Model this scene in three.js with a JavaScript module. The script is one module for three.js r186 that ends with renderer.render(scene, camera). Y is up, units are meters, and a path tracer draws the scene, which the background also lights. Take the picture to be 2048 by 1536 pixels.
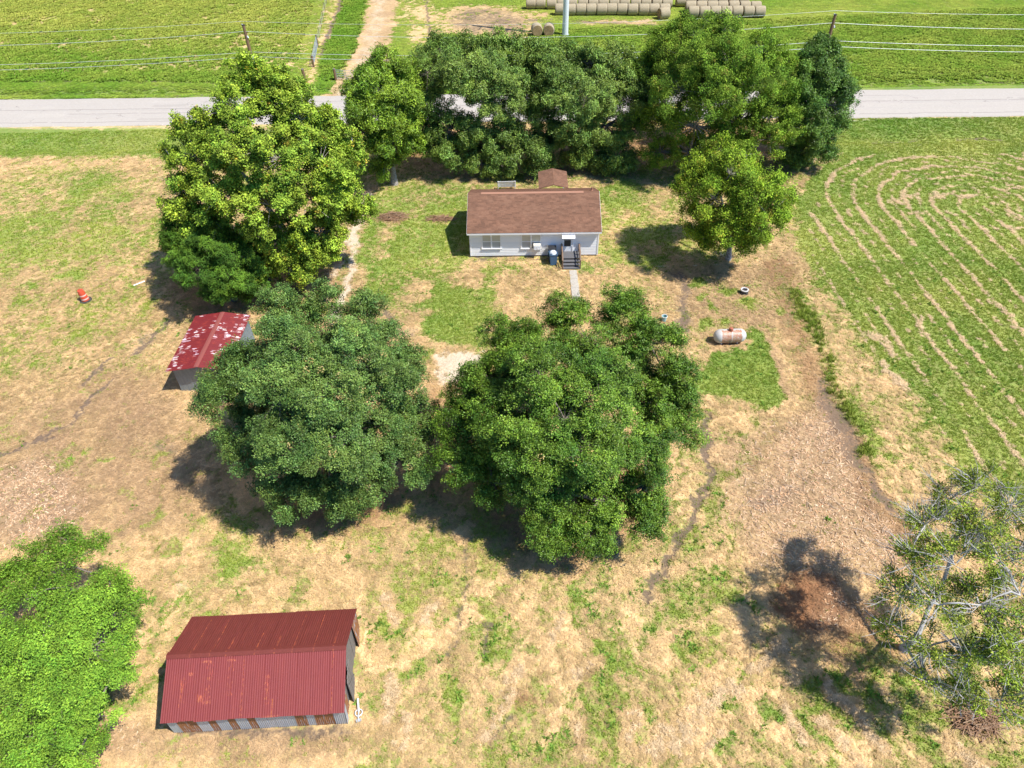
import * as THREE from 'three';
import { Sky } from 'three/addons/objects/Sky.js';
import { mergeGeometries } from 'three/addons/utils/BufferGeometryUtils.js';

// ------------------------------------------------------------------ camera, sky, sun, exposure
const scene = new THREE.Scene();
const camera = new THREE.PerspectiveCamera(58.72, 4 / 3, 0.5, 4000);
camera.position.set(0, 30, 0);
camera.rotation.set(THREE.MathUtils.degToRad(-42.6), 0, THREE.MathUtils.degToRad(-1.4), 'XYZ');
const SUN = new THREE.Vector3(0.575, 1, 0.265).normalize();
const sky = new Sky();
sky.name = 'sky';
sky.userData.kind = 'structure';
sky.scale.setScalar(3000);
sky.material.uniforms.sunPosition.value.copy(SUN);
sky.material.uniforms.turbidity.value = 6;
sky.material.uniforms.rayleigh.value = 0.8;
sky.material.uniforms.mieCoefficient.value = 0.004;
sky.material.uniforms.cloudCoverage.value = 0.35;
sky.material.uniforms.cloudDensity.value = 0.5;
sky.material.uniforms.cloudElevation.value = 0.5;
scene.add(sky);
scene.environmentIntensity = 0.14;
const sun = new THREE.DirectionalLight(new THREE.Color(1, 0.94, 0.83), 5);
sun.position.copy(SUN).multiplyScalar(160).add(new THREE.Vector3(0, 0, -60));
sun.target.position.set(0, 0, -60);
sun.castShadow = true;
sun.shadow.mapSize.set(4096, 4096);
Object.assign(sun.shadow.camera, { left: -110, right: 110, top: 110, bottom: -110, near: 1, far: 400 });
scene.add(sun, sun.target);
const renderer = new THREE.WebGLRenderer({ antialias: true });
renderer.toneMapping = THREE.LinearToneMapping;
renderer.toneMappingExposure = 1.42;
renderer.shadowMap.enabled = true;

// ------------------------------------------------------------------ helpers
let seed = 12345;
const rnd = () => { seed = (seed + 0x6d2b79f5) | 0; let t = Math.imul(seed ^ (seed >>> 15), 1 | seed); t = (t + Math.imul(t ^ (t >>> 7), 61 | t)) ^ t; return ((t ^ (t >>> 14)) >>> 0) / 4294967296; };
const rr = (a, b) => a + (b - a) * rnd();
const pick = (a) => a[Math.floor(rnd() * a.length)];
const sstep = (a, b, x) => { const t = Math.min(1, Math.max(0, (x - a) / (b - a))); return t * t * (3 - 2 * t); };
const lerp = (a, b, t) => a + (b - a) * t;
const V3 = (x, y, z) => new THREE.Vector3(x, y, z);
const taken = new Map();
function numbered(n) { const k = taken.get(n) || 0; taken.set(n, k + 1); return k ? `${n}_${String(k).padStart(3, '0')}` : n; }
function tag(o, label, category, group, kind) {
  if (label) o.userData.label = label;
  if (category) o.userData.category = category;
  if (group) o.userData.group = group;
  if (kind) o.userData.kind = kind;
  return o;
}
function thing(name, label, category, [x, y, z] = [0, 0, 0], turn = 0, group) {
  const o = new THREE.Group(); o.name = numbered(name); o.position.set(x, y, z); o.rotation.y = turn;
  scene.add(o); return tag(o, label, category, group);
}
function mesh(name, geo, mat, parent = scene) {
  if (Array.isArray(geo)) geo = geo.length > 1 ? mergeGeometries(geo.map((g) => (g.index ? g.toNonIndexed() : g))) : geo[0];
  const o = new THREE.Mesh(geo, mat); o.name = parent === scene ? numbered(name) : name;
  o.castShadow = o.receiveShadow = true; parent.add(o); return o;
}
function structure(name, geo, mat, label) { const o = mesh(name, geo, mat); o.userData.kind = 'structure'; if (label) o.userData.label = label; return o; }
function box(w, h, d, x = 0, y = 0, z = 0, rx = 0, ry = 0, rz = 0) {
  const g = new THREE.BoxGeometry(w, h, d); if (rz) g.rotateZ(rz); if (rx) g.rotateX(rx); if (ry) g.rotateY(ry); g.translate(x, y, z); return g;
}
function bar(a, b, r0, r1 = r0, seg = 8) {
  const d = V3().subVectors(b, a), g = new THREE.CylinderGeometry(r1, r0, d.length(), seg, 1);
  g.applyQuaternion(new THREE.Quaternion().setFromUnitVectors(V3(0, 1, 0), d.clone().normalize()));
  g.translate((a.x + b.x) / 2, (a.y + b.y) / 2, (a.z + b.z) / 2); return g;
}
function beam(a, b, w, h) {
  const d = V3().subVectors(b, a), g = new THREE.BoxGeometry(w, h, d.length());
  g.applyQuaternion(new THREE.Quaternion().setFromUnitVectors(V3(0, 0, 1), d.clone().normalize()));
  g.translate((a.x + b.x) / 2, (a.y + b.y) / 2, (a.z + b.z) / 2); return g;
}
// free triangles
class MB {
  constructor() { this.p = []; this.u = []; this.c = []; this.i = []; }
  v(x, y, z, u = 0, w = 0) { this.p.push(x, y, z); this.u.push(u, w); return this.p.length / 3 - 1; }
  tri(a, b, c) { this.i.push(a, b, c); }
  quad(a, b, c, d) { this.i.push(a, b, c, a, c, d); }
  tube(pts, rad, seg = 6) {
    let prev = null; const up = V3(0.31, 0.2, 0.93).normalize();
    for (let k = 0; k < pts.length; k++) {
      const t = V3().subVectors(pts[Math.min(k + 1, pts.length - 1)], pts[Math.max(k - 1, 0)]).normalize();
      const n = V3().crossVectors(t, up); if (n.lengthSq() < 1e-4) n.set(1, 0, 0); n.normalize();
      const b = V3().crossVectors(t, n), ring = [];
      for (let s = 0; s < seg; s++) { const a = (s / seg) * Math.PI * 2, cx = Math.cos(a) * rad[k], sx = Math.sin(a) * rad[k]; ring.push(this.v(pts[k].x + n.x * cx + b.x * sx, pts[k].y + n.y * cx + b.y * sx, pts[k].z + n.z * cx + b.z * sx, s / seg * 2, pts[k].y)); }
      if (prev) for (let s = 0; s < seg; s++) this.quad(prev[s], prev[(s + 1) % seg], ring[(s + 1) % seg], ring[s]);
      prev = ring;
    }
  }
  geo(smooth = true) {
    let g = new THREE.BufferGeometry();
    g.setAttribute('position', new THREE.Float32BufferAttribute(this.p, 3)); g.setAttribute('uv', new THREE.Float32BufferAttribute(this.u, 2));
    if (this.c.length) g.setAttribute('color', new THREE.Float32BufferAttribute(this.c, 3));
    g.setIndex(this.i); if (!smooth) g = g.toNonIndexed(); g.computeVertexNormals(); return g;
  }
}
const lin2s = new Uint8Array(4097); for (let i = 0; i <= 4096; i++) { const v = i / 4096; lin2s[i] = Math.round(255 * (v <= 0.0031308 ? v * 12.92 : 1.055 * v ** (1 / 2.4) - 0.055)); }
const to8 = (v) => lin2s[Math.max(0, Math.min(4096, (v * 4096) | 0))];
// tiled noise, 512 x 512, 0..1 around 0.5
const NS = 512;
function makeNoise(base, oct, s, gain = 0.55) {
  const keep = seed; seed = s; const out = new Float32Array(NS * NS); let amp = 1, tot = 0;
  for (let o = 0; o < oct; o++) {
    const n = base << o; if (n > NS) break; const lat = new Float32Array(n * n).map(() => rnd());
    for (let y = 0; y < NS; y++) { const fy = (y * n) / NS, iy = fy | 0, ty = fy - iy, sy = ty * ty * (3 - 2 * ty), r0 = iy * n, r1 = ((iy + 1) % n) * n;
      for (let x = 0; x < NS; x++) { const fx = (x * n) / NS, ix = fx | 0, tx = fx - ix, sx = tx * tx * (3 - 2 * tx), jx = (ix + 1) % n;
        out[y * NS + x] += amp * lerp(lerp(lat[r0 + ix], lat[r0 + jx], sx), lerp(lat[r1 + ix], lat[r1 + jx], sx), sy); } }
    tot += amp; amp *= gain;
  }
  let lo = 1e9, hi = -1e9; for (const v of out) { lo = Math.min(lo, v); hi = Math.max(hi, v); }
  for (let i = 0; i < out.length; i++) out[i] = (out[i] - lo) / (hi - lo);
  seed = keep; return out;
}
const NA = makeNoise(8, 6, 11, 0.6), NB = makeNoise(8, 6, 23, 0.6), NC = makeNoise(64, 3, 37, 0.7);
function ns(T, x, y) {  // x, y in tiles
  x = (x - Math.floor(x)) * NS; y = (y - Math.floor(y)) * NS; const ix = x | 0, iy = y | 0, fx = x - ix, fy = y - iy, jx = (ix + 1) & 511, a = (iy & 511) * NS, b = ((iy + 1) & 511) * NS, i0 = ix & 511;
  return (T[a + i0] * (1 - fx) + T[a + jx] * fx) * (1 - fy) + (T[b + i0] * (1 - fx) + T[b + jx] * fx) * fy;
}
function dataTex(w, h, fill, srgb = true, rep = true) {
  const d = new Uint8Array(w * h * 4), o = [0, 0, 0];
  for (let y = 0; y < h; y++) for (let x = 0; x < w; x++) { fill(x, y, o); const k = (y * w + x) * 4; d[k] = srgb ? to8(o[0]) : o[0] * 255; d[k + 1] = srgb ? to8(o[1]) : o[1] * 255; d[k + 2] = srgb ? to8(o[2]) : o[2] * 255; d[k + 3] = 255; }
  const t = new THREE.DataTexture(d, w, h); t.magFilter = THREE.LinearFilter; t.minFilter = THREE.LinearFilter; if (srgb) t.colorSpace = THREE.SRGBColorSpace;
  t.wrapS = t.wrapT = rep ? THREE.RepeatWrapping : THREE.ClampToEdgeWrapping; t.needsUpdate = true; return t;
}
function canvasTex(w, h, draw, srgb = true) {
  const c = document.createElement('canvas'); c.width = w; c.height = h; draw(c.getContext('2d'), w, h);
  const t = new THREE.CanvasTexture(c); if (srgb) t.colorSpace = THREE.SRGBColorSpace; t.wrapS = t.wrapT = THREE.RepeatWrapping; t.magFilter = THREE.LinearFilter; return t;
}
const std = (o) => new THREE.MeshStandardMaterial({ side: THREE.DoubleSide, ...o });
const lin = (r, g, b) => new THREE.Color().setRGB(r, g, b);

// ------------------------------------------------------------------ what covers the ground, in metres: [cover, outline 0 / band 1, amount, soft edge, width, x, z, ...]
// covers: 0 green grass, 1 bare dark soil, 2 wood chips, 3 pale gravel, 4 rusty leaf litter, 5 brown dry thatch, 6 yellowness of the grass, 7 raked hay, 8 tall grass, 9 mown in straight rows
const FEATURES = [
[0,0,0.72,1.0,0,-100.1,-140.4,-30.4,-133.8,-24.5,-83.2,-68.0,-86.1],
[0,0,1.0,1.5,0,-74.1,-96.3,-27.0,-94.9,-25.1,-83.3,-68.0,-86.1],
[0,0,0.95,1.0,0,-26.5,-133.4,92.4,-122.1,66.4,-80.4,-18.5,-82.8],
[6,0,0.22,2.0,0,-11.0,-111.5,84.0,-108.6,66.4,-80.4,-8.9,-82.2],
[6,0,0.42,1.0,0,-102.3,-144.2,-31.5,-137.3,-27.9,-99.0,-77.9,-102.7],
[6,0,0.6,2.0,0,-102.3,-144.2,-36.1,-137.8,-39.3,-116.5,-86.7,-117.8],
[6,0,0.18,2.0,0,-80.6,-107.4,-28.8,-103.4,-24.5,-83.2,-68.0,-86.1],
[6,0,0.35,4.0,0,43.8,-130.0,94.3,-125.1,81.0,-103.9,36.0,-107.6],
[0,0,1.2,0.8,0,-27.3,-133.5,-26.3,-109.0,-23.5,-85.6,-18.9,-85.3,-20.9,-107.4,-23.8,-133.1],
[6,0,0.05,0.8,0,-27.3,-133.5,-26.3,-109.0,-23.5,-85.6,-18.9,-85.3,-20.9,-107.4,-23.8,-133.1],
[0,0,0.45,2.0,0,-17.7,-132.6,-12.5,-132.1,-8.0,-111.2,-11.7,-102.1,-15.5,-111.9],
[0,0,1.05,1.5,0,-10.6,-106.6,21.6,-108.8,17.6,-81.3,-10.7,-82.3],
[5,1,0.55,0.75,2.97,-21.2,-136.3,-19.1,-114.8,-18.5,-98.3,-19.2,-85.3],
[0,1,0.0,0.9,2.53,-21.2,-136.3,-19.1,-114.8,-18.5,-98.3,-19.5,-85.3],
[3,1,0.42,0.9,1.32,-21.5,-136.3,-19.5,-114.8,-19.0,-98.3,-19.8,-85.4],
[0,0,0.25,0.8,0,-21.8,-84.7,-17.5,-84.4,-18.1,-89.0,-20.3,-90.6],
[1,1,1.08,0.38,0.39,-27.7,-133.5,-26.5,-115.4,-26.0,-106.6,-25.6,-101.0],
[0,1,0.1,0.3,0.55,-27.7,-133.5,-26.0,-108.3],
[1,1,1.01,0.22,0.19,-13.3,-132.1,-11.8,-116.8,-10.1,-105.3,-8.6,-97.6],
[1,0,0.62,3.0,0,4.8,-112.8,3.6,-109.0,1.0,-106.8,-2.4,-106.6,-5.9,-108.5,-8.6,-112.2,-9.8,-116.7,-9.0,-120.9,-6.2,-123.6,-2.4,-123.8,1.5,-121.4,4.1,-117.3],
[0,0,0.1,3.0,0,5.9,-112.5,4.6,-108.2,1.5,-105.8,-2.4,-105.7,-6.5,-107.8,-9.6,-111.9,-11.0,-117.0,-10.1,-121.8,-6.9,-124.8,-2.3,-125.0,2.1,-122.3,5.1,-117.6],
[1,1,0.68,0.9,0.88,-5.9,-116.3,7.2,-115.2,24.1,-110.6],
[0,0,0.2,1.5,0,8.2,-117.9,7.7,-117.1,6.7,-116.6,5.3,-116.5,4.0,-116.8,3.0,-117.5,2.7,-118.4,3.1,-119.2,4.1,-119.7,5.5,-119.8,6.9,-119.5,7.8,-118.8],
[0,0,0.2,1.2,0,24.5,-112.7,23.4,-112.0,20.9,-111.6,17.5,-111.7,14.2,-112.2,11.8,-112.9,11.0,-113.8,11.9,-114.5,14.5,-114.9,18.0,-114.8,21.3,-114.3,23.7,-113.5],
[5,0,0.6,1.5,0,24.5,-112.7,23.4,-112.0,20.9,-111.6,17.5,-111.7,14.2,-112.2,11.8,-112.9,11.0,-113.8,11.9,-114.5,14.5,-114.9,18.0,-114.8,21.3,-114.3,23.7,-113.5],
[5,0,0.6,1.5,0,8.2,-117.9,7.8,-117.1,6.9,-116.6,5.7,-116.4,4.6,-116.8,3.8,-117.4,3.5,-118.3,3.8,-119.1,4.7,-119.7,5.9,-119.8,7.1,-119.5,7.9,-118.8],
[1,1,0.74,0.38,0.33,42.9,-87.6,52.4,-87.9,65.3,-87.7],
[1,1,0.81,0.22,0.19,41.0,-84.3,50.8,-84.5,63.5,-84.4],
[1,1,1.01,0.22,0.19,-64.3,-88.2,-50.4,-87.8,-33.8,-86.3],
[1,1,0.94,0.19,0.17,-67.0,-93.2,-52.3,-92.3,-34.4,-90.7],
[8,0,1.0,0.6,0,-100.1,-140.4,-32.7,-134.0,-28.5,-99.1,-33.8,-90.9,-72.4,-93.5],
[8,0,0.9,1.0,0,-10.8,-109.0,88.8,-116.4,69.4,-85.2,41.8,-86.3,-9.1,-84.7],
[8,0,1.0,0.8,0,-27.3,-133.5,-26.3,-109.0,-23.6,-90.9,-20.3,-90.6,-21.3,-107.4,-23.8,-133.1],
[0,0,0.95,0.8,0,-63.3,-78.0,-16.1,-74.8,-15.3,-69.3,-35.4,-68.6,-58.3,-69.6],
[6,0,0.3,0.8,0,-63.3,-78.0,-16.1,-74.8,-15.3,-69.3,-35.4,-68.6,-58.3,-69.6],
[0,0,0.45,1.0,0,-58.3,-69.6,-34.8,-68.2,-34.0,-64.5,-56.4,-66.3],
[0,0,0.66,1.5,0,-59.0,-66.5,-34.6,-66.3,-28.9,-50.3,-32.5,-46.0,-47.7,-48.1],
[6,0,0.4,2.0,0,-60.9,-69.5,-35.2,-68.0,-27.2,-45.8,-46.8,-46.6],
[0,0,0.3,2.0,0,-40.5,-68.3,-35.2,-68.0,-28.3,-48.7,-30.6,-50.4],
[0,0,0.38,2.0,0,-47.7,-48.1,-28.9,-50.3,-26.5,-40.5,-30.1,-34.1,-38.0,-32.5],
[0,0,0.14,1.0,0,-38.0,-32.5,-30.5,-35.1,-25.8,-41.7,-20.0,-33.7,-16.8,-27.4,-16.1,-22.1,-21.6,-20.6,-30.5,-20.3],
[5,0,0.5,2.0,0,-36.9,-30.6,-29.4,-34.1,-26.9,-37.1,-22.0,-31.9,-17.1,-27.5,-16.6,-21.1,-30.9,-20.9],
[5,0,0.85,1.5,0,-32.7,-28.8,-29.1,-32.2,-27.1,-35.0,-24.0,-33.9,-20.4,-29.2,-18.2,-24.5,-20.8,-21.2,-24.5,-25.4],
[2,0,0.9,1.0,0,-23.6,-23.6,-23.3,-22.0,-23.9,-20.9,-25.3,-20.6,-27.0,-21.0,-28.7,-22.2,-30.1,-23.8,-30.6,-25.5,-30.1,-26.8,-28.6,-27.2,-26.6,-26.7,-24.8,-25.3],
[4,0,0.25,1.0,0,-23.5,-23.6,-23.2,-22.4,-23.4,-21.6,-24.0,-21.3,-25.0,-21.7,-26.0,-22.5,-26.8,-23.7,-27.2,-24.9,-27.0,-25.9,-26.3,-26.2,-25.3,-25.8,-24.2,-24.8],
[1,1,1.15,0.18,0.16,-31.1,-27.4,-29.7,-28.5],
[1,1,1.15,0.18,0.16,-28.9,-29.0,-28.3,-29.9],
[1,1,1.15,0.18,0.16,-27.9,-30.2,-27.3,-32.1,-26.7,-33.9],
[1,1,1.15,0.18,0.16,-28.8,-33.5,-27.9,-35.9],
[1,1,1.15,0.18,0.16,-26.4,-36.4,-25.6,-38.2,-25.3,-40.6],
[1,1,1.15,0.18,0.16,-29.3,-28.7,-28.0,-29.0],
[1,0,0.55,0.8,0,-28.3,-29.2,-28.2,-28.8,-28.4,-28.4,-28.7,-28.1,-29.2,-27.9,-29.7,-27.9,-30.0,-28.1,-30.1,-28.5,-30.0,-28.9,-29.6,-29.2,-29.1,-29.4,-28.6,-29.4],
[1,0,0.55,0.8,0,-25.4,-39.4,-25.2,-38.9,-25.3,-38.0,-25.5,-37.0,-25.9,-36.2,-26.4,-35.8,-26.7,-35.9,-26.9,-36.4,-26.9,-37.3,-26.6,-38.2,-26.2,-39.1,-25.8,-39.5],
[1,0,0.55,0.8,0,-21.9,-28.4,-22.0,-28.0,-22.4,-27.7,-23.1,-27.6,-23.9,-27.8,-24.6,-28.1,-25.0,-28.5,-25.0,-28.9,-24.5,-29.2,-23.8,-29.3,-23.0,-29.2,-22.3,-28.8],
[1,0,0.55,0.8,0,-19.5,-27.5,-19.6,-27.2,-19.9,-27.0,-20.5,-26.9,-21.1,-27.0,-21.7,-27.3,-21.9,-27.6,-21.9,-27.9,-21.5,-28.2,-21.0,-28.2,-20.3,-28.1,-19.8,-27.9],
[0,0,0.9,0.4,0,-26.0,-27.0,-26.0,-26.8,-26.1,-26.7,-26.3,-26.7,-26.5,-26.7,-26.6,-26.8,-26.8,-27.0,-26.8,-27.1,-26.7,-27.2,-26.5,-27.3,-26.3,-27.2,-26.2,-27.1],
[0,0,0.9,0.4,0,-25.4,-27.7,-25.4,-27.6,-25.5,-27.4,-25.7,-27.4,-25.9,-27.5,-26.2,-27.6,-26.3,-27.8,-26.3,-27.9,-26.2,-28.0,-26.0,-28.1,-25.8,-28.0,-25.6,-27.9],
[0,0,0.9,0.4,0,-23.7,-26.9,-23.7,-26.7,-23.8,-26.6,-24.0,-26.6,-24.3,-26.6,-24.5,-26.7,-24.6,-26.9,-24.6,-27.1,-24.5,-27.2,-24.3,-27.2,-24.1,-27.2,-23.9,-27.1],
[0,0,0.9,0.4,0,-23.2,-22.1,-23.2,-22.0,-23.3,-21.9,-23.5,-21.8,-23.7,-21.9,-23.9,-22.0,-24.0,-22.1,-24.0,-22.3,-23.9,-22.4,-23.7,-22.4,-23.5,-22.3,-23.3,-22.2],
[0,0,0.9,0.4,0,-37.2,-45.5,-37.1,-45.2,-37.2,-44.9,-37.5,-44.9,-37.8,-45.0,-38.2,-45.2,-38.5,-45.6,-38.5,-45.9,-38.4,-46.1,-38.2,-46.2,-37.8,-46.1,-37.4,-45.8],
[0,0,0.9,0.4,0,-37.0,-43.5,-36.9,-43.1,-37.0,-42.8,-37.3,-42.7,-37.8,-42.8,-38.2,-43.1,-38.5,-43.5,-38.6,-43.9,-38.5,-44.2,-38.2,-44.3,-37.7,-44.2,-37.3,-43.9],
[0,0,0.9,0.4,0,-34.0,-46.8,-33.9,-46.3,-34.1,-46.0,-34.4,-45.9,-34.9,-46.1,-35.3,-46.4,-35.7,-46.8,-35.8,-47.3,-35.6,-47.6,-35.2,-47.7,-34.8,-47.6,-34.3,-47.2],
[0,0,0.9,0.4,0,-29.0,-44.8,-28.9,-44.6,-29.0,-44.4,-29.3,-44.3,-29.5,-44.4,-29.8,-44.6,-29.9,-44.8,-30.0,-45.1,-29.9,-45.3,-29.6,-45.3,-29.4,-45.3,-29.1,-45.1],
[0,0,0.9,0.4,0,-25.0,-39.9,-25.0,-39.6,-25.1,-39.4,-25.3,-39.4,-25.6,-39.5,-25.9,-39.7,-26.0,-39.9,-26.0,-40.2,-25.9,-40.3,-25.7,-40.4,-25.4,-40.3,-25.1,-40.1],
[0,0,0.9,0.4,0,-22.8,-35.9,-22.8,-35.7,-22.9,-35.6,-23.1,-35.6,-23.3,-35.6,-23.4,-35.7,-23.5,-35.9,-23.6,-36.1,-23.5,-36.2,-23.3,-36.2,-23.1,-36.2,-23.0,-36.0],
[0,0,0.9,0.4,0,-21.8,-24.4,-21.8,-24.3,-21.9,-24.2,-22.0,-24.2,-22.2,-24.2,-22.3,-24.3,-22.4,-24.4,-22.4,-24.5,-22.4,-24.6,-22.2,-24.6,-22.1,-24.6,-21.9,-24.5],
[0,0,0.9,0.4,0,-26.0,-26.6,-26.0,-26.4,-26.1,-26.3,-26.3,-26.2,-26.6,-26.3,-26.8,-26.4,-27.0,-26.6,-27.0,-26.8,-26.9,-26.9,-26.7,-27.0,-26.4,-26.9,-26.2,-26.8],
[0,0,0.9,0.4,0,-21.4,-23.9,-21.4,-23.8,-21.4,-23.7,-21.6,-23.7,-21.7,-23.7,-21.8,-23.8,-21.9,-23.9,-21.9,-24.0,-21.9,-24.1,-21.7,-24.1,-21.6,-24.1,-21.4,-24.0],
[0,0,0.3,1.0,0,-31.4,-57.3,-13.0,-60.3,-12.5,-45.1,-14.1,-41.3,-19.8,-40.3,-26.3,-43.0],
[4,0,0.45,1.0,0,-20.3,-54.9,-14.7,-56.5,-12.9,-45.1,-17.1,-41.4,-23.5,-40.4,-27.2,-45.8],
[3,1,0.75,0.38,0.44,-13.0,-59.8,-13.2,-55.5,-13.3,-51.6,-12.7,-46.6,-12.7,-42.5,-13.0,-39.4],
[3,1,0.55,0.38,0.39,-13.3,-54.6,-14.0,-52.0,-14.0,-46.6,-14.2,-41.9],
[0,1,0.05,0.45,0.55,-13.0,-59.8,-13.3,-51.6,-12.8,-46.6,-12.7,-41.8,-13.2,-38.2],
[0,1,0.8,0.22,0.33,-13.4,-48.1,-13.3,-42.5,-13.3,-40.0],
[0,0,0.85,1.0,0,-12.7,-59.7,-2.6,-59.7,-3.1,-44.7,-2.1,-36.2,-5.9,-35.2,-8.1,-41.0,-11.3,-42.4,-12.8,-48.0],
[0,0,0.3,0.6,0,-9.1,-54.6,-9.2,-54.1,-9.6,-53.8,-10.1,-53.6,-10.7,-53.8,-11.2,-54.2,-11.4,-54.8,-11.3,-55.3,-10.9,-55.7,-10.4,-55.8,-9.8,-55.6,-9.3,-55.2],
[4,0,0.4,0.6,0,-9.4,-54.7,-9.4,-54.2,-9.7,-53.9,-10.1,-53.8,-10.6,-54.0,-11.0,-54.3,-11.1,-54.7,-11.1,-55.2,-10.8,-55.5,-10.3,-55.6,-9.9,-55.5,-9.5,-55.1],
[0,0,0.3,0.5,0,-4.4,-54.2,-4.6,-53.9,-5.0,-53.6,-5.5,-53.6,-6.1,-53.7,-6.5,-53.9,-6.7,-54.3,-6.5,-54.6,-6.1,-54.8,-5.6,-54.8,-5.0,-54.7,-4.6,-54.5],
[0,0,0.2,0.6,0,-10.1,-49.3,-10.1,-48.4,-10.2,-47.8,-10.5,-47.6,-10.8,-47.9,-11.1,-48.5,-11.3,-49.3,-11.3,-50.2,-11.2,-50.8,-10.9,-51.1,-10.6,-50.8,-10.3,-50.2],
[0,0,0.2,0.6,0,-9.7,-51.8,-9.8,-51.3,-10.0,-51.0,-10.5,-50.9,-10.9,-51.0,-11.3,-51.4,-11.4,-51.9,-11.4,-52.4,-11.1,-52.8,-10.7,-52.9,-10.2,-52.7,-9.9,-52.3],
[0,0,0.2,0.6,0,-5.9,-43.6,-6.1,-43.2,-6.5,-43.0,-7.0,-42.9,-7.6,-43.0,-8.0,-43.3,-8.2,-43.7,-8.1,-44.1,-7.7,-44.4,-7.2,-44.5,-6.6,-44.3,-6.1,-44.0],
[0,0,0.2,0.6,0,-6.4,-39.7,-6.6,-39.1,-7.1,-38.7,-7.9,-38.6,-8.7,-38.8,-9.4,-39.2,-9.7,-39.9,-9.5,-40.5,-9.0,-40.9,-8.1,-41.0,-7.3,-40.8,-6.7,-40.3],
[0,0,0.2,0.6,0,-5.8,-42.2,-6.0,-41.7,-6.4,-41.4,-7.1,-41.3,-7.7,-41.5,-8.2,-41.8,-8.5,-42.3,-8.3,-42.7,-7.9,-43.0,-7.2,-43.1,-6.5,-43.0,-6.0,-42.6],
[0,0,0.2,0.6,0,-6.0,-37.4,-6.2,-37.0,-6.8,-36.7,-7.7,-36.6,-8.6,-36.7,-9.3,-37.1,-9.5,-37.5,-9.4,-38.0,-8.8,-38.3,-7.9,-38.4,-7.0,-38.2,-6.3,-37.9],
[0,0,0.2,0.6,0,-4.8,-40.3,-4.9,-40.0,-5.1,-39.8,-5.5,-39.7,-5.8,-39.8,-6.1,-40.0,-6.2,-40.3,-6.2,-40.6,-5.9,-40.8,-5.6,-40.9,-5.2,-40.8,-4.9,-40.6],
[0,0,0.2,0.6,0,-2.2,-42.0,-2.3,-41.7,-2.6,-41.5,-3.0,-41.4,-3.4,-41.5,-3.6,-41.8,-3.8,-42.1,-3.7,-42.4,-3.4,-42.6,-3.0,-42.7,-2.6,-42.6,-2.4,-42.4],
[0,0,0.2,0.6,0,-11.2,-45.1,-11.1,-44.0,-11.2,-43.3,-11.4,-43.1,-11.7,-43.3,-12.0,-44.1,-12.3,-45.1,-12.4,-46.2,-12.3,-47.0,-12.0,-47.3,-11.7,-46.9,-11.4,-46.1],
[0,0,0.2,0.6,0,-3.2,-36.2,-3.4,-35.8,-4.2,-35.6,-5.2,-35.5,-6.2,-35.7,-7.0,-36.0,-7.3,-36.4,-7.1,-36.7,-6.3,-37.0,-5.3,-37.0,-4.2,-36.9,-3.5,-36.6],
[0,0,0.22,0.8,0,-3.2,-47.7,7.0,-47.5,7.8,-41.6,2.9,-39.3,-0.7,-42.0,-3.0,-42.7,-5.4,-44.8],
[0,0,0.9,0.6,0,-1.4,-39.5,-1.9,-39.0,-2.9,-39.1,-4.1,-39.8,-5.3,-41.0,-6.1,-42.3,-6.2,-43.5,-5.7,-44.1,-4.6,-44.0,-3.3,-43.2,-2.1,-41.9,-1.4,-40.6],
[0,0,0.95,0.6,0,-2.2,-38.4,-2.4,-37.4,-3.2,-36.7,-4.2,-36.5,-5.3,-36.8,-6.1,-37.5,-6.5,-38.6,-6.3,-39.6,-5.5,-40.3,-4.4,-40.5,-3.3,-40.2,-2.5,-39.4],
[0,0,0.7,0.5,0,0.9,-46.0,0.6,-45.6,0.1,-45.4,-0.7,-45.3,-1.5,-45.4,-2.1,-45.7,-2.3,-46.1,-2.1,-46.4,-1.5,-46.7,-0.7,-46.8,0.1,-46.6,0.7,-46.3],
[0,0,0.8,0.5,0,-1.1,-42.9,-1.4,-42.1,-1.7,-41.5,-2.1,-41.5,-2.3,-41.9,-2.4,-42.7,-2.3,-43.7,-2.0,-44.6,-1.7,-45.2,-1.3,-45.2,-1.1,-44.8,-1.0,-43.9],
[0,0,0.8,0.5,0,7.6,-46.0,7.4,-45.6,6.9,-45.3,6.3,-45.2,5.8,-45.4,5.4,-45.7,5.2,-46.1,5.4,-46.5,5.9,-46.9,6.5,-46.9,7.1,-46.8,7.5,-46.5],
[1,1,0.74,0.38,0.39,-9.2,-40.6,-8.3,-38.6,-7.3,-38.1],
[1,0,0.3,0.5,0,-7.1,-39.2,-7.1,-38.5,-7.3,-38.0,-7.6,-37.8,-8.0,-38.0,-8.3,-38.5,-8.5,-39.2,-8.5,-39.9,-8.3,-40.4,-7.9,-40.6,-7.5,-40.4,-7.2,-39.9],
[1,1,0.74,0.18,0.16,-3.0,-47.7,7.2,-47.4],
[3,0,0.8,0.5,0,-5.6,-35.1,-4.9,-35.8,-2.1,-35.6,-1.9,-32.8,-5.0,-32.8],
[0,0,0.05,0.6,0,-1.8,-34.2,-2.0,-33.4,-2.7,-32.8,-3.7,-32.7,-4.7,-32.9,-5.5,-33.5,-5.8,-34.3,-5.6,-35.1,-4.9,-35.7,-3.8,-35.9,-2.8,-35.6,-2.1,-35.0],
[5,1,0.6,0.22,0.28,-5.5,-34.7,-2.1,-35.0],
[0,0,0.7,1.0,0,8.7,-57.2,15.0,-56.8,12.0,-44.1,8.2,-44.2,7.5,-47.1],
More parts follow.
